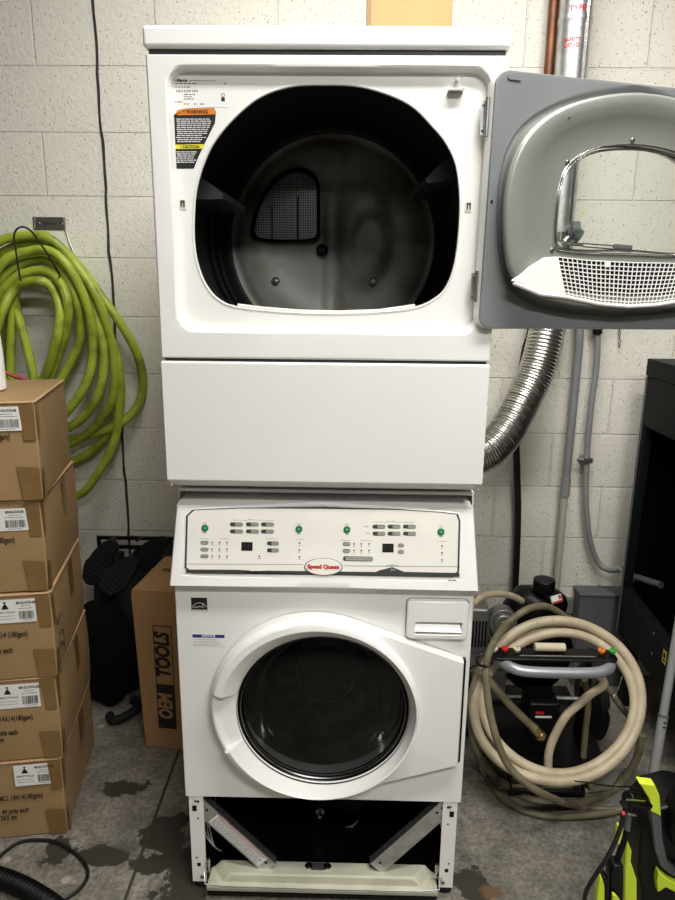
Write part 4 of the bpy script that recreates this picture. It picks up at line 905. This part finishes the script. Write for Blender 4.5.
# dark soft bag slumped below the boots
m = M().blob((-.82, .80, .205), .14, .09, .205, 28, .25, sd=3); o_ = obj('duffel_bag', m, mat('black_canvas', H('060606'), .95, bump=.4, bs=150, spec=.2), sharp=80); tag(o_, 'slumped black canvas bag on the floor below the upside down boots', 'bag')
m = M().tube(spline([(-.79, .70, .012), (-.76, .66, .02), (-.71, .69, .03), (-.70, .76, .02), (-.735, .79, .015)], 5), .016, 8); tag(obj('coiled_strap', m, BLACKM), 'dark webbing strap lying on the floor in front of the black bag', 'strap')

# ------------------------------------------------------------------ bottom-left cables
m = M(); P = [atz(u, v, .006) for u, v in ((-25, 880), (0, 856), (18, 843), (38, 840), (58, 843), (78, 856), (87, 869), (86, 880), (76, 892), (58, 902), (30, 912), (5, 925))]
tag(obj('power_cable', M().tube(spline(P, 8), .0048, 8), BLKHOSE), 'thin black cable looping over the floor in front of the carton stack', 'cable')
m = M(); P = spline([atz(u, v, .026) for u, v in ((-40, 868), (-12, 874), (12, 882), (34, 893), (58, 910), (80, 940))], 60)
L_ = len(P); m.tube(P, lambda s: .022+.003*math.sin(s*(L_-1)*.75), 16); tag(obj('corrugated_hose', m, BLACK, sharp=80), 'thick black corrugated hose on the floor at the lower left', 'hose')

# ------------------------------------------------------------------ pipes and ducts behind the dryer door
pc = at(549.5, 60, .99); cpz = 1.56
t = thing('copper_pipe', 'thin brown copper pipe running down the wall beside the metal duct', 'pipe', (pc.x, .99, cpz))
obj('pipe', M().cyl((pc.x, .99, cpz), (pc.x, .99, 2.995), .0155, 20), COPPER, t)
obj('fitting', M().cyl((pc.x, .99, cpz-.03), (pc.x, .99, cpz+.04), .019, 6), BRASS, t)
obj('pipe_strap', M().box(pc.x-.03, pc.x+.03, 1.005, 1.044, 2.62, 2.64), STEEL, t)
dx, dy, dr = .733, .955, .05
t = thing('galvanised_duct', 'round galvanised metal duct with red lettering rising beside the copper pipe', 'duct', (dx, dy, 1.62))
DU = Pl((dx, dy, 0), (1, 0, 0), (0, 1, 0), (0, 0, 1))
obj('duct_pipe', M(DU).lathe([(dr*.96, 1.60), (dr, 1.61), (dr, 2.30), (dr+.003, 2.305), (dr+.003, 2.32), (dr, 2.325), (dr, 2.995)], 36), GALV, t)
obj('lock_seam', M().box(dx+.02, dx+.028, dy-dr*.93-.002, dy-dr*.86, 1.61, 2.99), CHROME, t)
obj('crimp_collar', M(DU).lathe([(dr+.004, 1.60), (dr+.004, 1.655), (dr, 1.66)], 36), GALV, t)
# red maker's lettering bent round the duct
def cyl_map(a, b, h=0): q = -PI/2+a/dr; return V((dx+(dr+.0006+h)*math.cos(q), dy+(dr+.0006+h)*math.sin(q), b))
zt_ = at(573, 28, dy-dr).z
m = M(cyl_map).use(RED).text('TYPE B', 0, zt_+.055, .022, 0, bold=.0006, sx=1).text('SAFETY', -.018, zt_-.03, .015, 0, bold=.0004).text('LISTED', -.018, zt_-.045, .015, 0, bold=.0004).text('DUCT', .03, zt_+.03, .016, 0, rot=PI/2, bold=.0004)
m.use(PAPER).lathe([(.02, 0), (.0001, 0.0002)], 3, (.0, zt_+.01), 1, 1); obj('red_lettering', m, None, t)
# clamp with long screw handle (seen through the door window)
m = M(DU).lathe([(dr+.007, 1.664), (dr+.007, 1.69)], 36); obj('hose_clamp', m, CHROME, t)
k0, k1 = at(573, 230, .9), at(577, 245, .9)
m = M().cyl((k0.x-.012, .885, k0.z), (k0.x+.012, .885, k0.z), .026, 20).cyl((k0.x+.002, .885, k0.z-.012), (k0.x+.02, .885, k0.z-.022), .022, 16).cyl((k0.x, .885, k0.z), (k0.x, .93, k0.z), .02, 12); kn = obj('damper_knob', m, CHAR, t)
h0, h1, h2, h3_ = at(566, 243, .885), at(583, 245, .885), at(614, 247.5, .885), at(631, 249, .885)
m = M().cyl(k0.xyz-V((0, .0, .01)), h0, .008, 10).cyl(h0, h1, .006, 10); m.cyl(h1+V((0, 0, .005)), h2+V((0, 0, .005)), .0025, 8).cyl(h1-V((0, 0, .005)), h2-V((0, 0, .005)), .0025, 8); obj('damper_rod', m, CHROME, t)
obj('damper_grip', M().cyl(h2, h3_, .0115, 14), CHAR, t)
obj('tag_wire', M().tube(spline([k0+V((.01, 0, .02)), at(582, 216, .885), at(587, 207, .885)], 4), .0012, 5), YELLOW, t)

# flexible aluminium duct down into the back of the dryer
cl = [at(543, 232, .955), at(549, 290, .93), at(546, 335, .90), at(536, 372, .87), at(522, 402, .84), at(507, 430, .80), at(490, 450, .76), at(465, 460, .745), at(430, 462, .74)]
cl[0] = V((dx, dy, 1.60)); cl[1] = V((dx+.004, dy-.008, 1.50))
cl = [cl[0], cl[1]]+cl[2:]
P = spline(cl, 40); n_ = len(P)
t = tag(obj('flexible_duct', M().tube(P, lambda s: .0565+.0035*abs(math.sin(s*(n_-1)*.85)), 32), ALU, sharp=75), 'shiny ribbed aluminium flexible duct curving down behind the dryer', 'duct')

# black hose behind, grey conduits
P = spline([V((pc.x, .985, cpz-.03)), at(531, 328, .99), at(525, 350, .99), at(519, 390, .995), at(516, 430, 1.0), at(517, 470, 1.0), at(518, 510, 1.0), at(517, 550, 1.0), at(515, 595, 1.0), V((at(515, 640, 1.0).x, 1.0, .02)), V((at(515, 640, 1.0).x+.03, .99, .013))], 8)
tag(obj('black_gas_hose', M().tube(P, .0125, 12), BLKHOSE), 'black rubber hose hanging down the wall behind the silver flexible duct', 'hose')
t = thing('grey_drain_tube', 'straight grey tube with thicker end socket, leaning down the wall beside the flexible duct', 'pipe', at(565, 500, 1.0))
obj('tube', M().tube([at(580, 320, 1.0), at(579, 345, 1.0), at(571, 430, 1.0), at(566, 480, 1.0)], .0145, 14), PVC, t)
obj('socket', M().cyl(at(566.3, 478, 1.0), at(564.5, 496, 1.0), .0172, 18), PVC, t)
obj('standpipe', M().cyl(at(564.5, 496, 1.0), at(556, 592, 1.0), .0125, 14), mat('dull_painted_pipe', H('b9b7aa'), .45), t)
t = thing('grey_flexible_hose', 'grey flexible hose hanging down the wall and bending into the dark cabinet', 'hose', at(590, 450, 1.0))
P = spline([at(597.5, 325, 1.0), at(597, 360, 1.0), at(592, 400, 1.0), at(588, 440, 1.0), at(586, 480, 1.0), at(586.5, 510, 1.0), at(590, 540, 1.0), at(598, 562, 1.0), at(609, 570, .97), at(622, 569, .91)], 8)
obj('hose', M().tube(P, .0105, 12), PVC, t)
obj('top_connector', M().cyl(at(597.5, 310, 1.0), at(597.5, 334, 1.0), .016, 16), BLACK, t)
c = at(587, 460, 1.0); obj('pipe_clip', M().box(c.x-.016, c.x+.016, .985, 1.04, c.z-.009, c.z+.009).cyl((c.x-.035, 1.0, c.z), (c.x-.012, 1.0, c.z), .008, 10), STEEL, t)
# wall bracket the two grey lines hang from
b0 = at(575, 316, 1.0); b1 = at(606, 312, 1.0); tag(obj('wall_bracket', M().box(b0.x, b1.x, .985, 1.044, b1.z-.01, b1.z+.02), STEEL, bevel=.002), 'small steel wall bracket behind the open dryer door, holding the grey hoses', 'bracket')
m = M(); 
for i in range(7):
    c = at(619.5, 322+i*4, 1.03); m.tube([(c.x+(.004 if i % 2 else 0)*math.cos(q), c.y+(0 if i % 2 else .004)*math.cos(q), c.z+.006*math.sin(q)) for q in [2*PI*j/10 for j in range(10)]], .0013, 5, closed=True)
tag(obj('hanging_chain', m, RUST), 'short thin chain hanging on the wall under the open dryer door', 'chain')

# ------------------------------------------------------------------ grey box against the wall
q0, q1 = at(581, 595, .96), at(618, 640, .96)
t = thing('grey_utility_box', 'plain grey box against the wall behind the hose coil', 'box', (q0.x+.09, 1.0, 0))
obj('body', M().box(q0.x, 1.125, .962, 1.035, .0, q0.z-.006), GREYBOX, t, bevel=.003)
obj('lid', M().box(q0.x-.004, 1.129, .958, 1.038, q0.z-.006, q0.z+.004), GREYBOX, t, bevel=.002)
q2 = at(572, 602, 1.0); tag(obj('wall_socket', M().box(q2.x-.02, q2.x+.016, 1.02, 1.044, q2.z-.06, q2.z), PLAIN, bevel=.003), 'small pale wall outlet box left of the grey box', 'outlet')

# ------------------------------------------------------------------ dark steel cabinet on the right
cb = thing('steel_cabinet', 'tall black steel cabinet with an open side at the right edge', 'cabinet', (1.3, .5, 0))
CX = 1.06; CY0, CY1 = .10, .905; CZ0, CZ1 = .275, 1.285
SX = Pl((CX, 0, 0), (0, 1, 0), (0, 0, 1), (-1, 0, 0))
oc3 = (.45, .75); outer = [(CY0, CZ0), (CY1, CZ0), (CY1, CZ1-.06), (CY0, CZ1-.06)]; inner = [(.16, .40), (.885, .458), (.872, 1.058), (.16, 1.058)]
th = sorted(TH+[math.atan2(b-oc3[1], a-oc3[0]) % (2*PI) for a, b in outer+inner])
Lo, Li = raycast_loop(outer, oc3, th), raycast_loop(inner, oc3, th)
m = M(SX).loft([h3(Lo, -.02), h3(Lo, 0), h3(ins(Li, -.012, oc3), 0), h3(ins(Li, -.010, oc3), -.003), h3(Li, -.003), h3(Li, -.03)])
obj('side_panel', m, CAB, cb, sharp=30)
m = M().box(CX, 1.7, CY1-.004, CY1, CZ0, CZ1-.06).box(1.69, 1.7, CY0, CY1, CZ0, CZ1-.06).box(CX+.01, 1.69, CY0+.01, CY1-.01, CZ0, CZ0+.01); obj('shell', m, CABIN, cb)
m = M().box(CX+.001, 1.7, CY0, CY0+.004, CZ0, CZ1-.06); obj('front_door', m, CAB, cb)
m = M().box(CX+.05, 1.68, CY0+.02, CY1-.02, CZ0+.02, CZ0+.03); obj('inner_liner', m, CABIN, cb)
obj('cap_panel', M().box(CX-.003, 1.705, CY0-.004, CY1+.003, CZ1-.058, CZ1), CAB, cb, bevel=.003)
m = M(SX); a0, b0 = SX.px(650, 425); 
obj('edge_strip', M(SX).box(CY1-.012, CY1-.002, CZ0, CZ1-.06, 0, .003), CHAR, cb)
a, b = SX.px(635, 576, -.05); obj('side_tube', M(SX).cyl((a, b, -.03), (a, b, -.04), .026, 20).cyl((a, b, -.04), (a-.12, b+.02, -.09), .0125, 14), CHAR, cb)
for u, v in ((654, 634), (652, 654)): a, b = SX.px(u, v); screw(SX, a, b, 0, .005, cb, mt=CHROME)
for u, v in ((644, 395), (633, 483), (622, 566)): a, b = SX.px(u+1.5, v); screw(SX, a, b, .003, .0035, cb)
a, b = SX.px(664.5, 657); obj('warning_sticker', M(SX).use(YELLOW).box(a-.012, a+.012, b-.022, b+.022, .0003, .001).use(INK).box(a-.008, a+.008, b-.003, b+.014, .001, .0012).box(a-.008, a+.008, b-.016, b-.008, .001, .0012), None, cb)
for (x, y) in ((CX+.04, CY1-.05), (1.66, CY1-.05), (CX+.04, CY0+.05), (1.66, CY0+.05)):
    obj('leg', M().box(x-.02, x+.02, y-.02, y+.02, 0, CZ0), CAB, cb)

# grey pole leaning in front of the cabinet
pb, pt = V((.955, .36, .012)), None
pb = at(649, 800, .30); d1 = at(672.5, 660, .42); dirp = (d1-pb).normalized(); pb2 = pb-dirp*((pb.z-.0)/dirp.z)
t = thing('grey_pole', 'slim grey metal pole leaning in front of the black cabinet', 'pole', pb2)
top_ = d1+dirp*.45; mid = pb+dirp*(d1-pb).length*.6
obj('lower_tube', M().cyl(pb2, mid, .0145, 16), POLE, t); obj('upper_tube', M().cyl(mid, top_, .0125, 16), POLE, t)
c = mid; m = M()
for k in (.012, .026): q_ = mid-dirp*k; m.box(q_.x-.004, q_.x+.005, q_.y-.0160, q_.y-.013, q_.z-.002, q_.z+.002)
obj('slot', m, BLACK, t); obj('collar', M().cyl(mid-dirp*.004, mid+dirp*.004, .0155, 16), CHAR, t); obj('rubber_foot', M().cyl(pb2, pb2+dirp*.03, .0175, 14), BLACKM, t)

# ------------------------------------------------------------------ gas pressure washer with tray and silver handle
gw = thing('gas_pressure_washer', 'engine pressure washer with silver bar handle and black nozzle tray, beside the washer', 'pressure washer', (.66, .5, 0))
hL, hR = at(505, 662, .30), at(617, 668, .30); hz = at(560, 672, .30).z; hx0_, hx1_ = hL.x, hR.x
m = M().tube(spline([(hx0_+.005, .50, .30), (hx0_-.004, .47, hz-.12), (hx0_-.006, .43, hz-.03), (hx0_-.002, .36, hz-.002), (hx0_+.018, .315, hz+.004), (hx0_+.06, .30, hz), ((hx0_+hx1_)/2, .297, hz-.001), (hx1_-.06, .30, hz), (hx1_-.018, .315, hz+.004), (hx1_+.002, .36, hz-.002), (hx1_+.006, .43, hz-.03), (hx1_+.004, .47, hz-.12), (hx1_-.005, .50, .30)], 8), .0155, 16); obj('handle', m, SILVER, gw)
tz = hz+.025
m = M().prism(rrect(hx0_-.030, hx1_+.016, .322, .385, .02), tz-.008, tz); tray = obj('nozzle_tray', m, BLACK, gw, bevel=.002)
obj('tray_rail', M().tube([(hx0_+.05, .335, tz+.003), (hx1_-.05, .335, tz+.003)], .0022, 6), CHROME, tray)
for s_, x in ((-1, hx0_+.005), (1, hx1_-.005)): obj('frame_upright', M().tube([(x, .49, .33), (x, .53, .06), (x, .50, .03)], .0135, 12), BLACK, gw)
obj('base_plate', M().box(.50, .85, .36, .78, .10, .115), BLACK, gw); obj('front_foot', M().tube([(.56, .4, .10), (.56, .36, .02), (.78, .36, .02), (.78, .4, .10)], .012, 10), BLACK, gw)
for x in (.455, .905):
    WPx = Pl((x, .68, .13), (0, 1, 0), (0, 0, 1), (1, 0, 0)); m = M(WPx).lathe([(.05, -.025), (.115, -.022), (.13, -.012), (.13, .012), (.115, .022), (.05, .025)], 36); wh = obj('wheel', m, BLACKM, gw, sharp=50); obj('wheel_hub', M(WPx).lathe([(.055, -.02), (.055, .02)], 24, cap0=True, cap1=True), CHAR, wh)
obj('axle', M().cyl((.455, .68, .13), (.905, .68, .13), .009, 10), STEEL, gw)
# engine: block with fins, blower housing, tank, recoil cover
eb = at(488, 628, .62)
m = M()
for i in range(9): m.box(.515, .585, .56, .66, .30+i*.013, .306+i*.013)
m.box(.525, .575, .57, .65, .20, .43); en = obj('engine_cylinder', m, ENGINE, gw)
m = M().cyl((.55, .555, .48), (.55, .60, .48), .045, 24).cyl((.55, .545, .48), (.55, .56, .48), .03, 24).cyl((.55, .54, .48), (.55, .55, .48), .012, 12); obj('air_filter_cover', m, ENGINE, gw, bevel=.003)
mf = at(478, 625, .58)
m = M().box(.445, .505, .55, .66, mf.z-.09, mf.z+.07); mu = obj('muffler_guard', m, ENGINE, gw, bevel=.008)
m = M()
for i in range(5): m.box(.452+i*.010, .457+i*.010, .547, .551, mf.z-.06, mf.z+.03)
obj('guard_slot', m, BLACK, mu)
c1, c2 = at(512, 612, .62), at(566, 606, .62)
m = M().blob(((c1.x+c2.x)/2, .66, at(540, 606, .62).z-.02), .105, .085, .068, 24, .18, sd=5); cov = obj('recoil_cover', m, BLACK, gw, sharp=80)
c = at(549, 596, .57); obj('tank_cap', M().cyl((c.x, .63, c.z-.01), (c.x, .63, c.z+.03), .035, 20), BLACK, cov, bevel=.004)
q_ = at(556, 599, .565); cov_n = V((.45, -.75, .45)).normalized(); LPn = Pl(q_, cov_n.cross(V((0, 0, 1))).normalized()*-1, cov_n.cross(cov_n.cross(V((0, 0, 1)))).normalized()*-1, cov_n)
obj('engine_label', M(LPn).use(PAPER).box(-.022, .022, -.012, .012, 0, .004).use(mat('orange_red_print', H('c2512c'), .5)).box(-.022, .022, -.012, -.006, .004, .0045).box(.008, .02, -.003, .009, .004, .0045), None, cov)
obj('blower_housing', M().blob((.68, .66, .32), .13, .10, .13, 24, .1, sd=9), BLACK, gw, sharp=80)
pm = at(545, 705, .45); m = M().box(pm.x-.05, pm.x+.045, .44, .54, .16, .27).cyl((pm.x+.045, .49, .21), (pm.x+.09, .49, .21), .03, 16); pu = obj('pump', m, BLACK, gw, bevel=.006)
obj('pump_label', M().use(RED).box(pm.x-.03, pm.x-.005, .4385, .4397, .235, .243).use(PAPER).box(pm.x-.03, pm.x+.02, .4385, .4397, .222, .228), None, pu)
st = M().tube([(.60, .45, .06), (.74, .45, .06)], .014, 10); obj('cross_tube', st, CHAR, gw)
x_ = at(583, 720, .46).x; obj('support_leg', M().tube([(x_, .46, hz-.02), (x_, .46, .10)], .012, 10), BLACK, gw)
# nozzle tips: each one lifts out of the tray
def nozzle(u, v, colm, label):
    c = at(u, v, .36); c.z = tz; t = thing('nozzle_tip', label, 'nozzle', c, 'pressure washer nozzle tips')
    P = Pl(c, (1, 0, 0), (0, 1, 0), (0, 0, 1)); obj('tip', M(P).lathe([(.0045, 0), (.0045, .004), (.0095, .006), (.0105, .012), (.007, .013), (.007, .016)], 16, cap0=True, cap1=True), colm, t)
    obj('stem', M(P).cyl((0, 0, .016), (0, 0, .018), .0035, 8), BRASS, t)
nozzle(494, 654, CREAM, 'cream nozzle tip at the left end of the tray'); nozzle(504.5, 655.5, RED, 'red nozzle tip on the tray'); nozzle(516.5, 656, mat('ivory_plastic', H('d9cfae'), .5), 'ivory nozzle tip between the red tip and the beige roll')
nozzle(601, 656, ORANGE, 'orange nozzle tip on the right of the tray'); nozzle(612, 655.5, mat('green_plastic', H('3fae4a'), .4), 'green nozzle tip at the right end of the tray')
p0_, p1_ = at(534, 651, .37), at(564, 652, .37); zc = tz+.0125
m = M().tube([(p0_.x, .368, zc), (p1_.x, .368, zc)], .0125, 20); tag(obj('beige_roll', m, mat('beige_tape_roll', H('c9bca0'), .6)), 'short beige cylinder lying on the black nozzle tray', 'roll')

# ------------------------------------------------------------------ hose coils hung on the pressure washer
def ring(L, R, T, Bt, y_top, y_bot, n=18, w=0, ph=0):
    out = []; cx, cy_ = (L+R)/2, (T+Bt)/2
    for i in range(n):
        q = 2*PI*i/n; u = cx+(R-L)/2*math.cos(q)+w*math.sin(3*q+ph); v = cy_-(Bt-T)/2*math.sin(q)+w*math.cos(2*q+ph); s_ = (1+math.sin(q))/2
        out.append(at(u, v, y_bot+(y_top-y_bot)*s_))
    return out
hc_ = thing('braided_hose', 'cream braided hose coiled in a big ring hanging round the silver handle', 'hose', at(560, 700, .27))
m = M()
m.tube(spline(ring(474, 641, 622, 783, .47, .235, 18, 1.5, 0), 6, True), .0150, 12, closed=True)
m.tube(spline(ring(483, 633, 632, 773, .455, .26, 18, 1.5, 2), 6, True), .0140, 12, closed=True)
m.tube(spline(ring(478, 640, 627, 776, .49, .30, 18, 2, 4), 6, True), .0145, 12, closed=True)
obj('hose_ring', m, BRAID, hc_)
P = spline([at(595, 672, .44), at(604, 684, .40), at(592, 693, .37), at(580, 703, .35), at(566, 716, .34), at(555, 735, .34), at(549, 752, .33), at(548, 768, .32)], 6); obj('hose_tail', M().tube(P, .0125, 12), BRAID, hc_)
P = spline([at(482, 672, .36), at(497, 690, .36), at(516, 711, .36), at(535, 729, .36)], 5); tl = obj('hose_tail', M().tube(P, .0125, 12), OLIVE, hc_)
f0, f1 = at(534, 728, .36), at(543, 738, .36); obj('brass_fitting', M().cyl(f0, f0.lerp(f1, .5), .015, 14).cyl(f0.lerp(f1, .5), f1, .0115, 14).cyl(f0.lerp(f1, .6), f0.lerp(f1, .85), .0165, 6), BRASS, tl)
ol = thing('olive_hose', 'thinner olive grey hose looped down to the floor around the cream hose coil', 'hose', at(540, 790, .3))
m = M()
def fl(u, v): p = atz(u, v, .012); return p
m.tube(spline([at(567, 618, .55), at(553, 609, .53), at(540, 606, .50), at(524, 611, .47), at(505, 626, .44), at(491, 648, .285), at(486, 668, .262), at(488, 700, .225), at(494, 730, .20), at(505, 760, .18), at(521, 779, .17), at(545, 795, .17), fl(575, 806), fl(600, 809), fl(628, 811)], 7), .0105, 10)
m.tube(spline([at(480, 668, .40), at(471, 700, .36), at(472, 730, .34), at(480, 757, .32), fl(500, 782), fl(528, 798), fl(560, 803), fl(592, 800), fl(618, 786), at(636, 760, .40), at(642, 735, .40)], 7), .0115, 10)
m.tube(spline([at(474, 722, .42), fl(482, 770), fl(505, 800), fl(540, 815), fl(580, 816), fl(615, 812)], 7), .0095, 10)
obj('hose_run', m, OLIVE, ol)
m = M().tube(spline([at(585, 680, .42), at(588, 705, .42), at(585, 735, .41), at(584, 762, .40), fl(592, 790)], 6), .0095, 10).tube(spline([at(600, 678, .43), at(612, 694, .42), at(622, 708, .42), at(634, 722, .42)], 5), .009, 10); obj('hose_drop', m, OLIVE, ol)
m = M().tube(spline([at(500, 782, .36), fl(520, 790), fl(548, 790), fl(576, 783), at(600, 768, .40), at(615, 750, .44)], 6), .012, 10); obj('hose_drop', m, OLIVE, ol)
P = spline([at(474, 603, .50), at(484, 596, .52), at(498, 593.5, .54), at(512, 596, .56), at(522, 601, .58)], 5); tag(obj('cream_hose_arch', M().tube([at(462, 618, .50)]+P, .0105, 10), BRAID), 'short arch of cream hose over the engine, right behind the washer', 'hose')
# zip tie binding the coils on the left
c = at(486, 664, .262); m = M().tube([(c.x+.022*math.cos(q), c.y+.02+.03*math.sin(q), c.z+.006*math.cos(q)) for q in [2*PI*j/14 for j in range(14)]], .004, 6, closed=True).tube(spline([c+V((-.015, 0, 0)), c+V((-.04, -.01, -.005)), c+V((-.05, -.01, -.02))], 4), .0025, 6)
tag(obj('strap_tie', m, BLACK), 'black tie strapping the hoses at the left end of the silver handle', 'strap')
# thin wire with silver clip hanging from the handle, loose papers below
m = M().tube(spline([at(622, 676, .38), at(618, 690, .38), at(612, 700, .37), at(610, 712, .37)], 5), .0012, 5).tube([at(609, 709, .37), at(611, 716, .37)], .004, 6); tag(obj('wire_clip', m, CHROME), 'thin wire with a small silver clip hanging below the right end of the handle', 'wire')
def sheet(pts, label, mt):
    P = [atz(u, v, .003+.006*i) for i, (u, v) in enumerate(pts)]; m = M(); k = len(P); m.add([tuple(p) for p in P]+[tuple(p+V((0, 0, .0012))) for p in P], [tuple(range(k))[::-1], tuple(range(k, 2*k))]+[(i, (i+1) % k, k+(i+1) % k, k+i) for i in range(k)])
    tag(obj('paper_scrap', m, mt), label, 'paper', 'scraps under the hose coil')
sheet(((495, 768), (515, 762), (540, 785), (520, 790)), 'dull paper scrap on the floor under the left of the hose coil', mat('dirty_paper', H('8d897e'), .8))
sheet(((570, 795), (590, 778), (622, 770), (610, 790)), 'dull paper scrap on the floor under the right of the hose coil', mat('dirty_paper_grey', H('7d7a70'), .8))

# ------------------------------------------------------------------ neon and black electric pressure washer
pw = thing('electric_pressure_washer', 'black and neon yellow electric pressure washer at the lower right corner', 'pressure washer', (.78, -.12, 0))
def Q(u, v, y=-.16): return at(u, v, y)
PF = Pl((0, -.16, 0), (1, 0, 0), (0, 0, 1), (0, -1, 0))
def px(l, y=-.16): P = Pl((0, y, 0), (1, 0, 0), (0, 0, 1), (0, -1, 0)); return P, [P.px(u, v) for u, v in l]
def slab(name, l, y0_, y1_, mt, parent=pw, bevel=.006, label=None, ref=None):
    if ref is not None: P, q = px(l, ref); return obj(name, M(P).prism(q, ref-y1_, ref-y0_), mt, parent, bevel=bevel, seg=3)
    P, q = px(l, y0_); return obj(name, M(P).prism(q, -(y1_-y0_), 0), mt, parent, bevel=bevel, seg=3, label=label)
body = slab('body', ref=-.09, l= ((648, 790), (640, 800), (631, 812), (628, 850), (632, 870), (634, 900), (636, 990), (720, 990), (720, 815), (700, 790), (672, 784)), y0_=-.148, y1_=-.04, mt=BLACK)
slab('neon_stripe', ((639, 783), (655, 785), (660, 796), (661.5, 817), (651, 812), (649, 799)), -.165, -.143, NEON, bevel=.003)
slab('grey_trim', ((651, 812), (661.5, 817), (663, 840), (668, 862), (676, 868), (690, 872), (690, 882), (672, 876), (661, 867), (655, 850)), -.163, -.143, CHAR, bevel=.003)
slab('neon_leg', ((628, 842), (632, 852), (631, 862), (637, 880), (637.5, 990), (624, 990), (625, 868), (626, 850)), -.162, -.12, NEON, bevel=.003)
slab('lower_guard', ((659, 872), (668, 880), (690, 890), (700, 893), (700, 900), (682, 896), (666, 888), (658, 893), (657, 882)), -.165, -.13, NEON, bevel=.003)
RLp = Pl(Q(690, 818, -.15), (1, 0, 0), (0, 0, 1), (0, -1, 0)); rr_ = abs(Q(690, 818).x-Q(666, 818).x)
m = M(RLp).lathe([(rr_*.55, .055), (rr_*.8, .06), (rr_, .05), (rr_, -.02)], 36, az=1.6); rl_ = obj('hose_reel', m, BLACK, pw, sharp=50); m = M(RLp).tube([(rr_*.86*math.cos(q), rr_*1.38*math.sin(q), .062) for q in [2*PI*j/36 for j in range(36)]], .003, 8, closed=True); obj('reel_rim', m, CHAR, rl_)
obj('reel_face', M(RLp).lathe([(rr_*.5, .05), (rr_*.48, .056)], 24, az=1.6, cap0=True, cap1=True), mat('olive_plastic', H('6a7420'), .5), rl_)
# gun holder, coupling and lance
ho = obj('outlet_housing', M().cyl(Q(627, 798, -.17), Q(648, 802, -.15), .0155, 20).cyl(Q(624, 808, -.17), Q(632, 800, -.165), .014, 14), BLACK, pw, bevel=.002)
obj('chrome_band', M().cyl(Q(629, 813.5, -.175), Q(635, 814.5, -.17), .0042, 10).cyl(Q(627, 799.5, -.19), Q(645, 801.5, -.17), .0022, 8), CHROME, ho)
obj('red_button', M().cyl(Q(622, 814, -.185), Q(625, 813, -.185), .0045, 10), RED, ho)
obj('coupling', M().cyl(Q(628.5, 815, -.17), Q(627, 830, -.172), .0065, 14), CHAR, pw)
lance = thing('spray_lance', 'black spray lance with neon yellow trim clipped on the electric pressure washer', 'spray gun', Q(612, 895, -.19))
obj('barrel', M().tube(spline([Q(627, 830, -.172), Q(622, 846, -.18), Q(616, 864, -.185), Q(611, 880, -.19), Q(605, 915, -.20)], 5), .0068, 12), BLACK, lance)
P, q = px(((610, 872), (614, 866), (624, 866), (624, 885), (623, 930), (609, 930), (610, 890)), -.20); obj('grip_body', M(P).prism(q, -.03, 0), BLACK, lance, bevel=.004)
P, q = px(((599, 882), (602, 878), (605, 883), (605, 905), (606, 930), (596, 930), (597, 900)), -.215); obj('neon_fin', M(P).prism(q, -.02, 0), NEON, lance, bevel=.003)
P, q = px(((613, 895), (616, 896), (621, 902), (623, 930), (610, 930)), -.217); obj('neon_trigger', M(P).prism(q, -.01, 0), NEON, lance, bevel=.002)
P, q = px(((602, 878), (606, 877), (610, 882), (609, 900), (609, 930), (604, 930), (605, 890)), -.216); obj('black_guard', M(P).prism(q, -.022, 0), BLACK, lance, bevel=.003)
P, q = px(((618.5, 826), (624, 827), (622.5, 837), (619.5, 846), (617, 842), (617, 832)), -.19); obj('neon_clip', M(P).prism(q, -.012, 0), NEON, lance, bevel=.002)
P = spline([Q(623, 812, -.18), Q(621, 826, -.19), Q(615, 842, -.20), Q(607, 858, -.21), Q(599, 870, -.215), Q(590, 884, -.22), Q(585, 897, -.22), Q(583, 925, -.22), Q(584, 960, -.22)], 6)
tag(obj('high_pressure_hose', M().tube(P, .0048, 10), BLKHOSE), 'thin black pressure hose dropping from the outlet of the electric pressure washer', 'hose')
P = spline([Q(637, 787, -.14), at(610, 786, 0.0), at(590, 783, .12), at(575, 781, .2)], 5); tag(obj('thin_cable', M().tube(P, .002, 6), BLACK), 'very thin black cable running from the electric pressure washer toward the hose coil', 'cable')

# ------------------------------------------------------------------ world and view
w = bpy.data.worlds.new('world'); scn.world = w; w.use_nodes = True
w.node_tree.nodes['Background'].inputs[0].default_value = (.8, .85, 1, 1); w.node_tree.nodes['Background'].inputs[1].default_value = .01
vs = scn.view_settings; vs.view_transform = 'Standard'; vs.look = 'None'; vs.exposure = 0.02; vs.gamma = 1; vs.use_curve_mapping = False
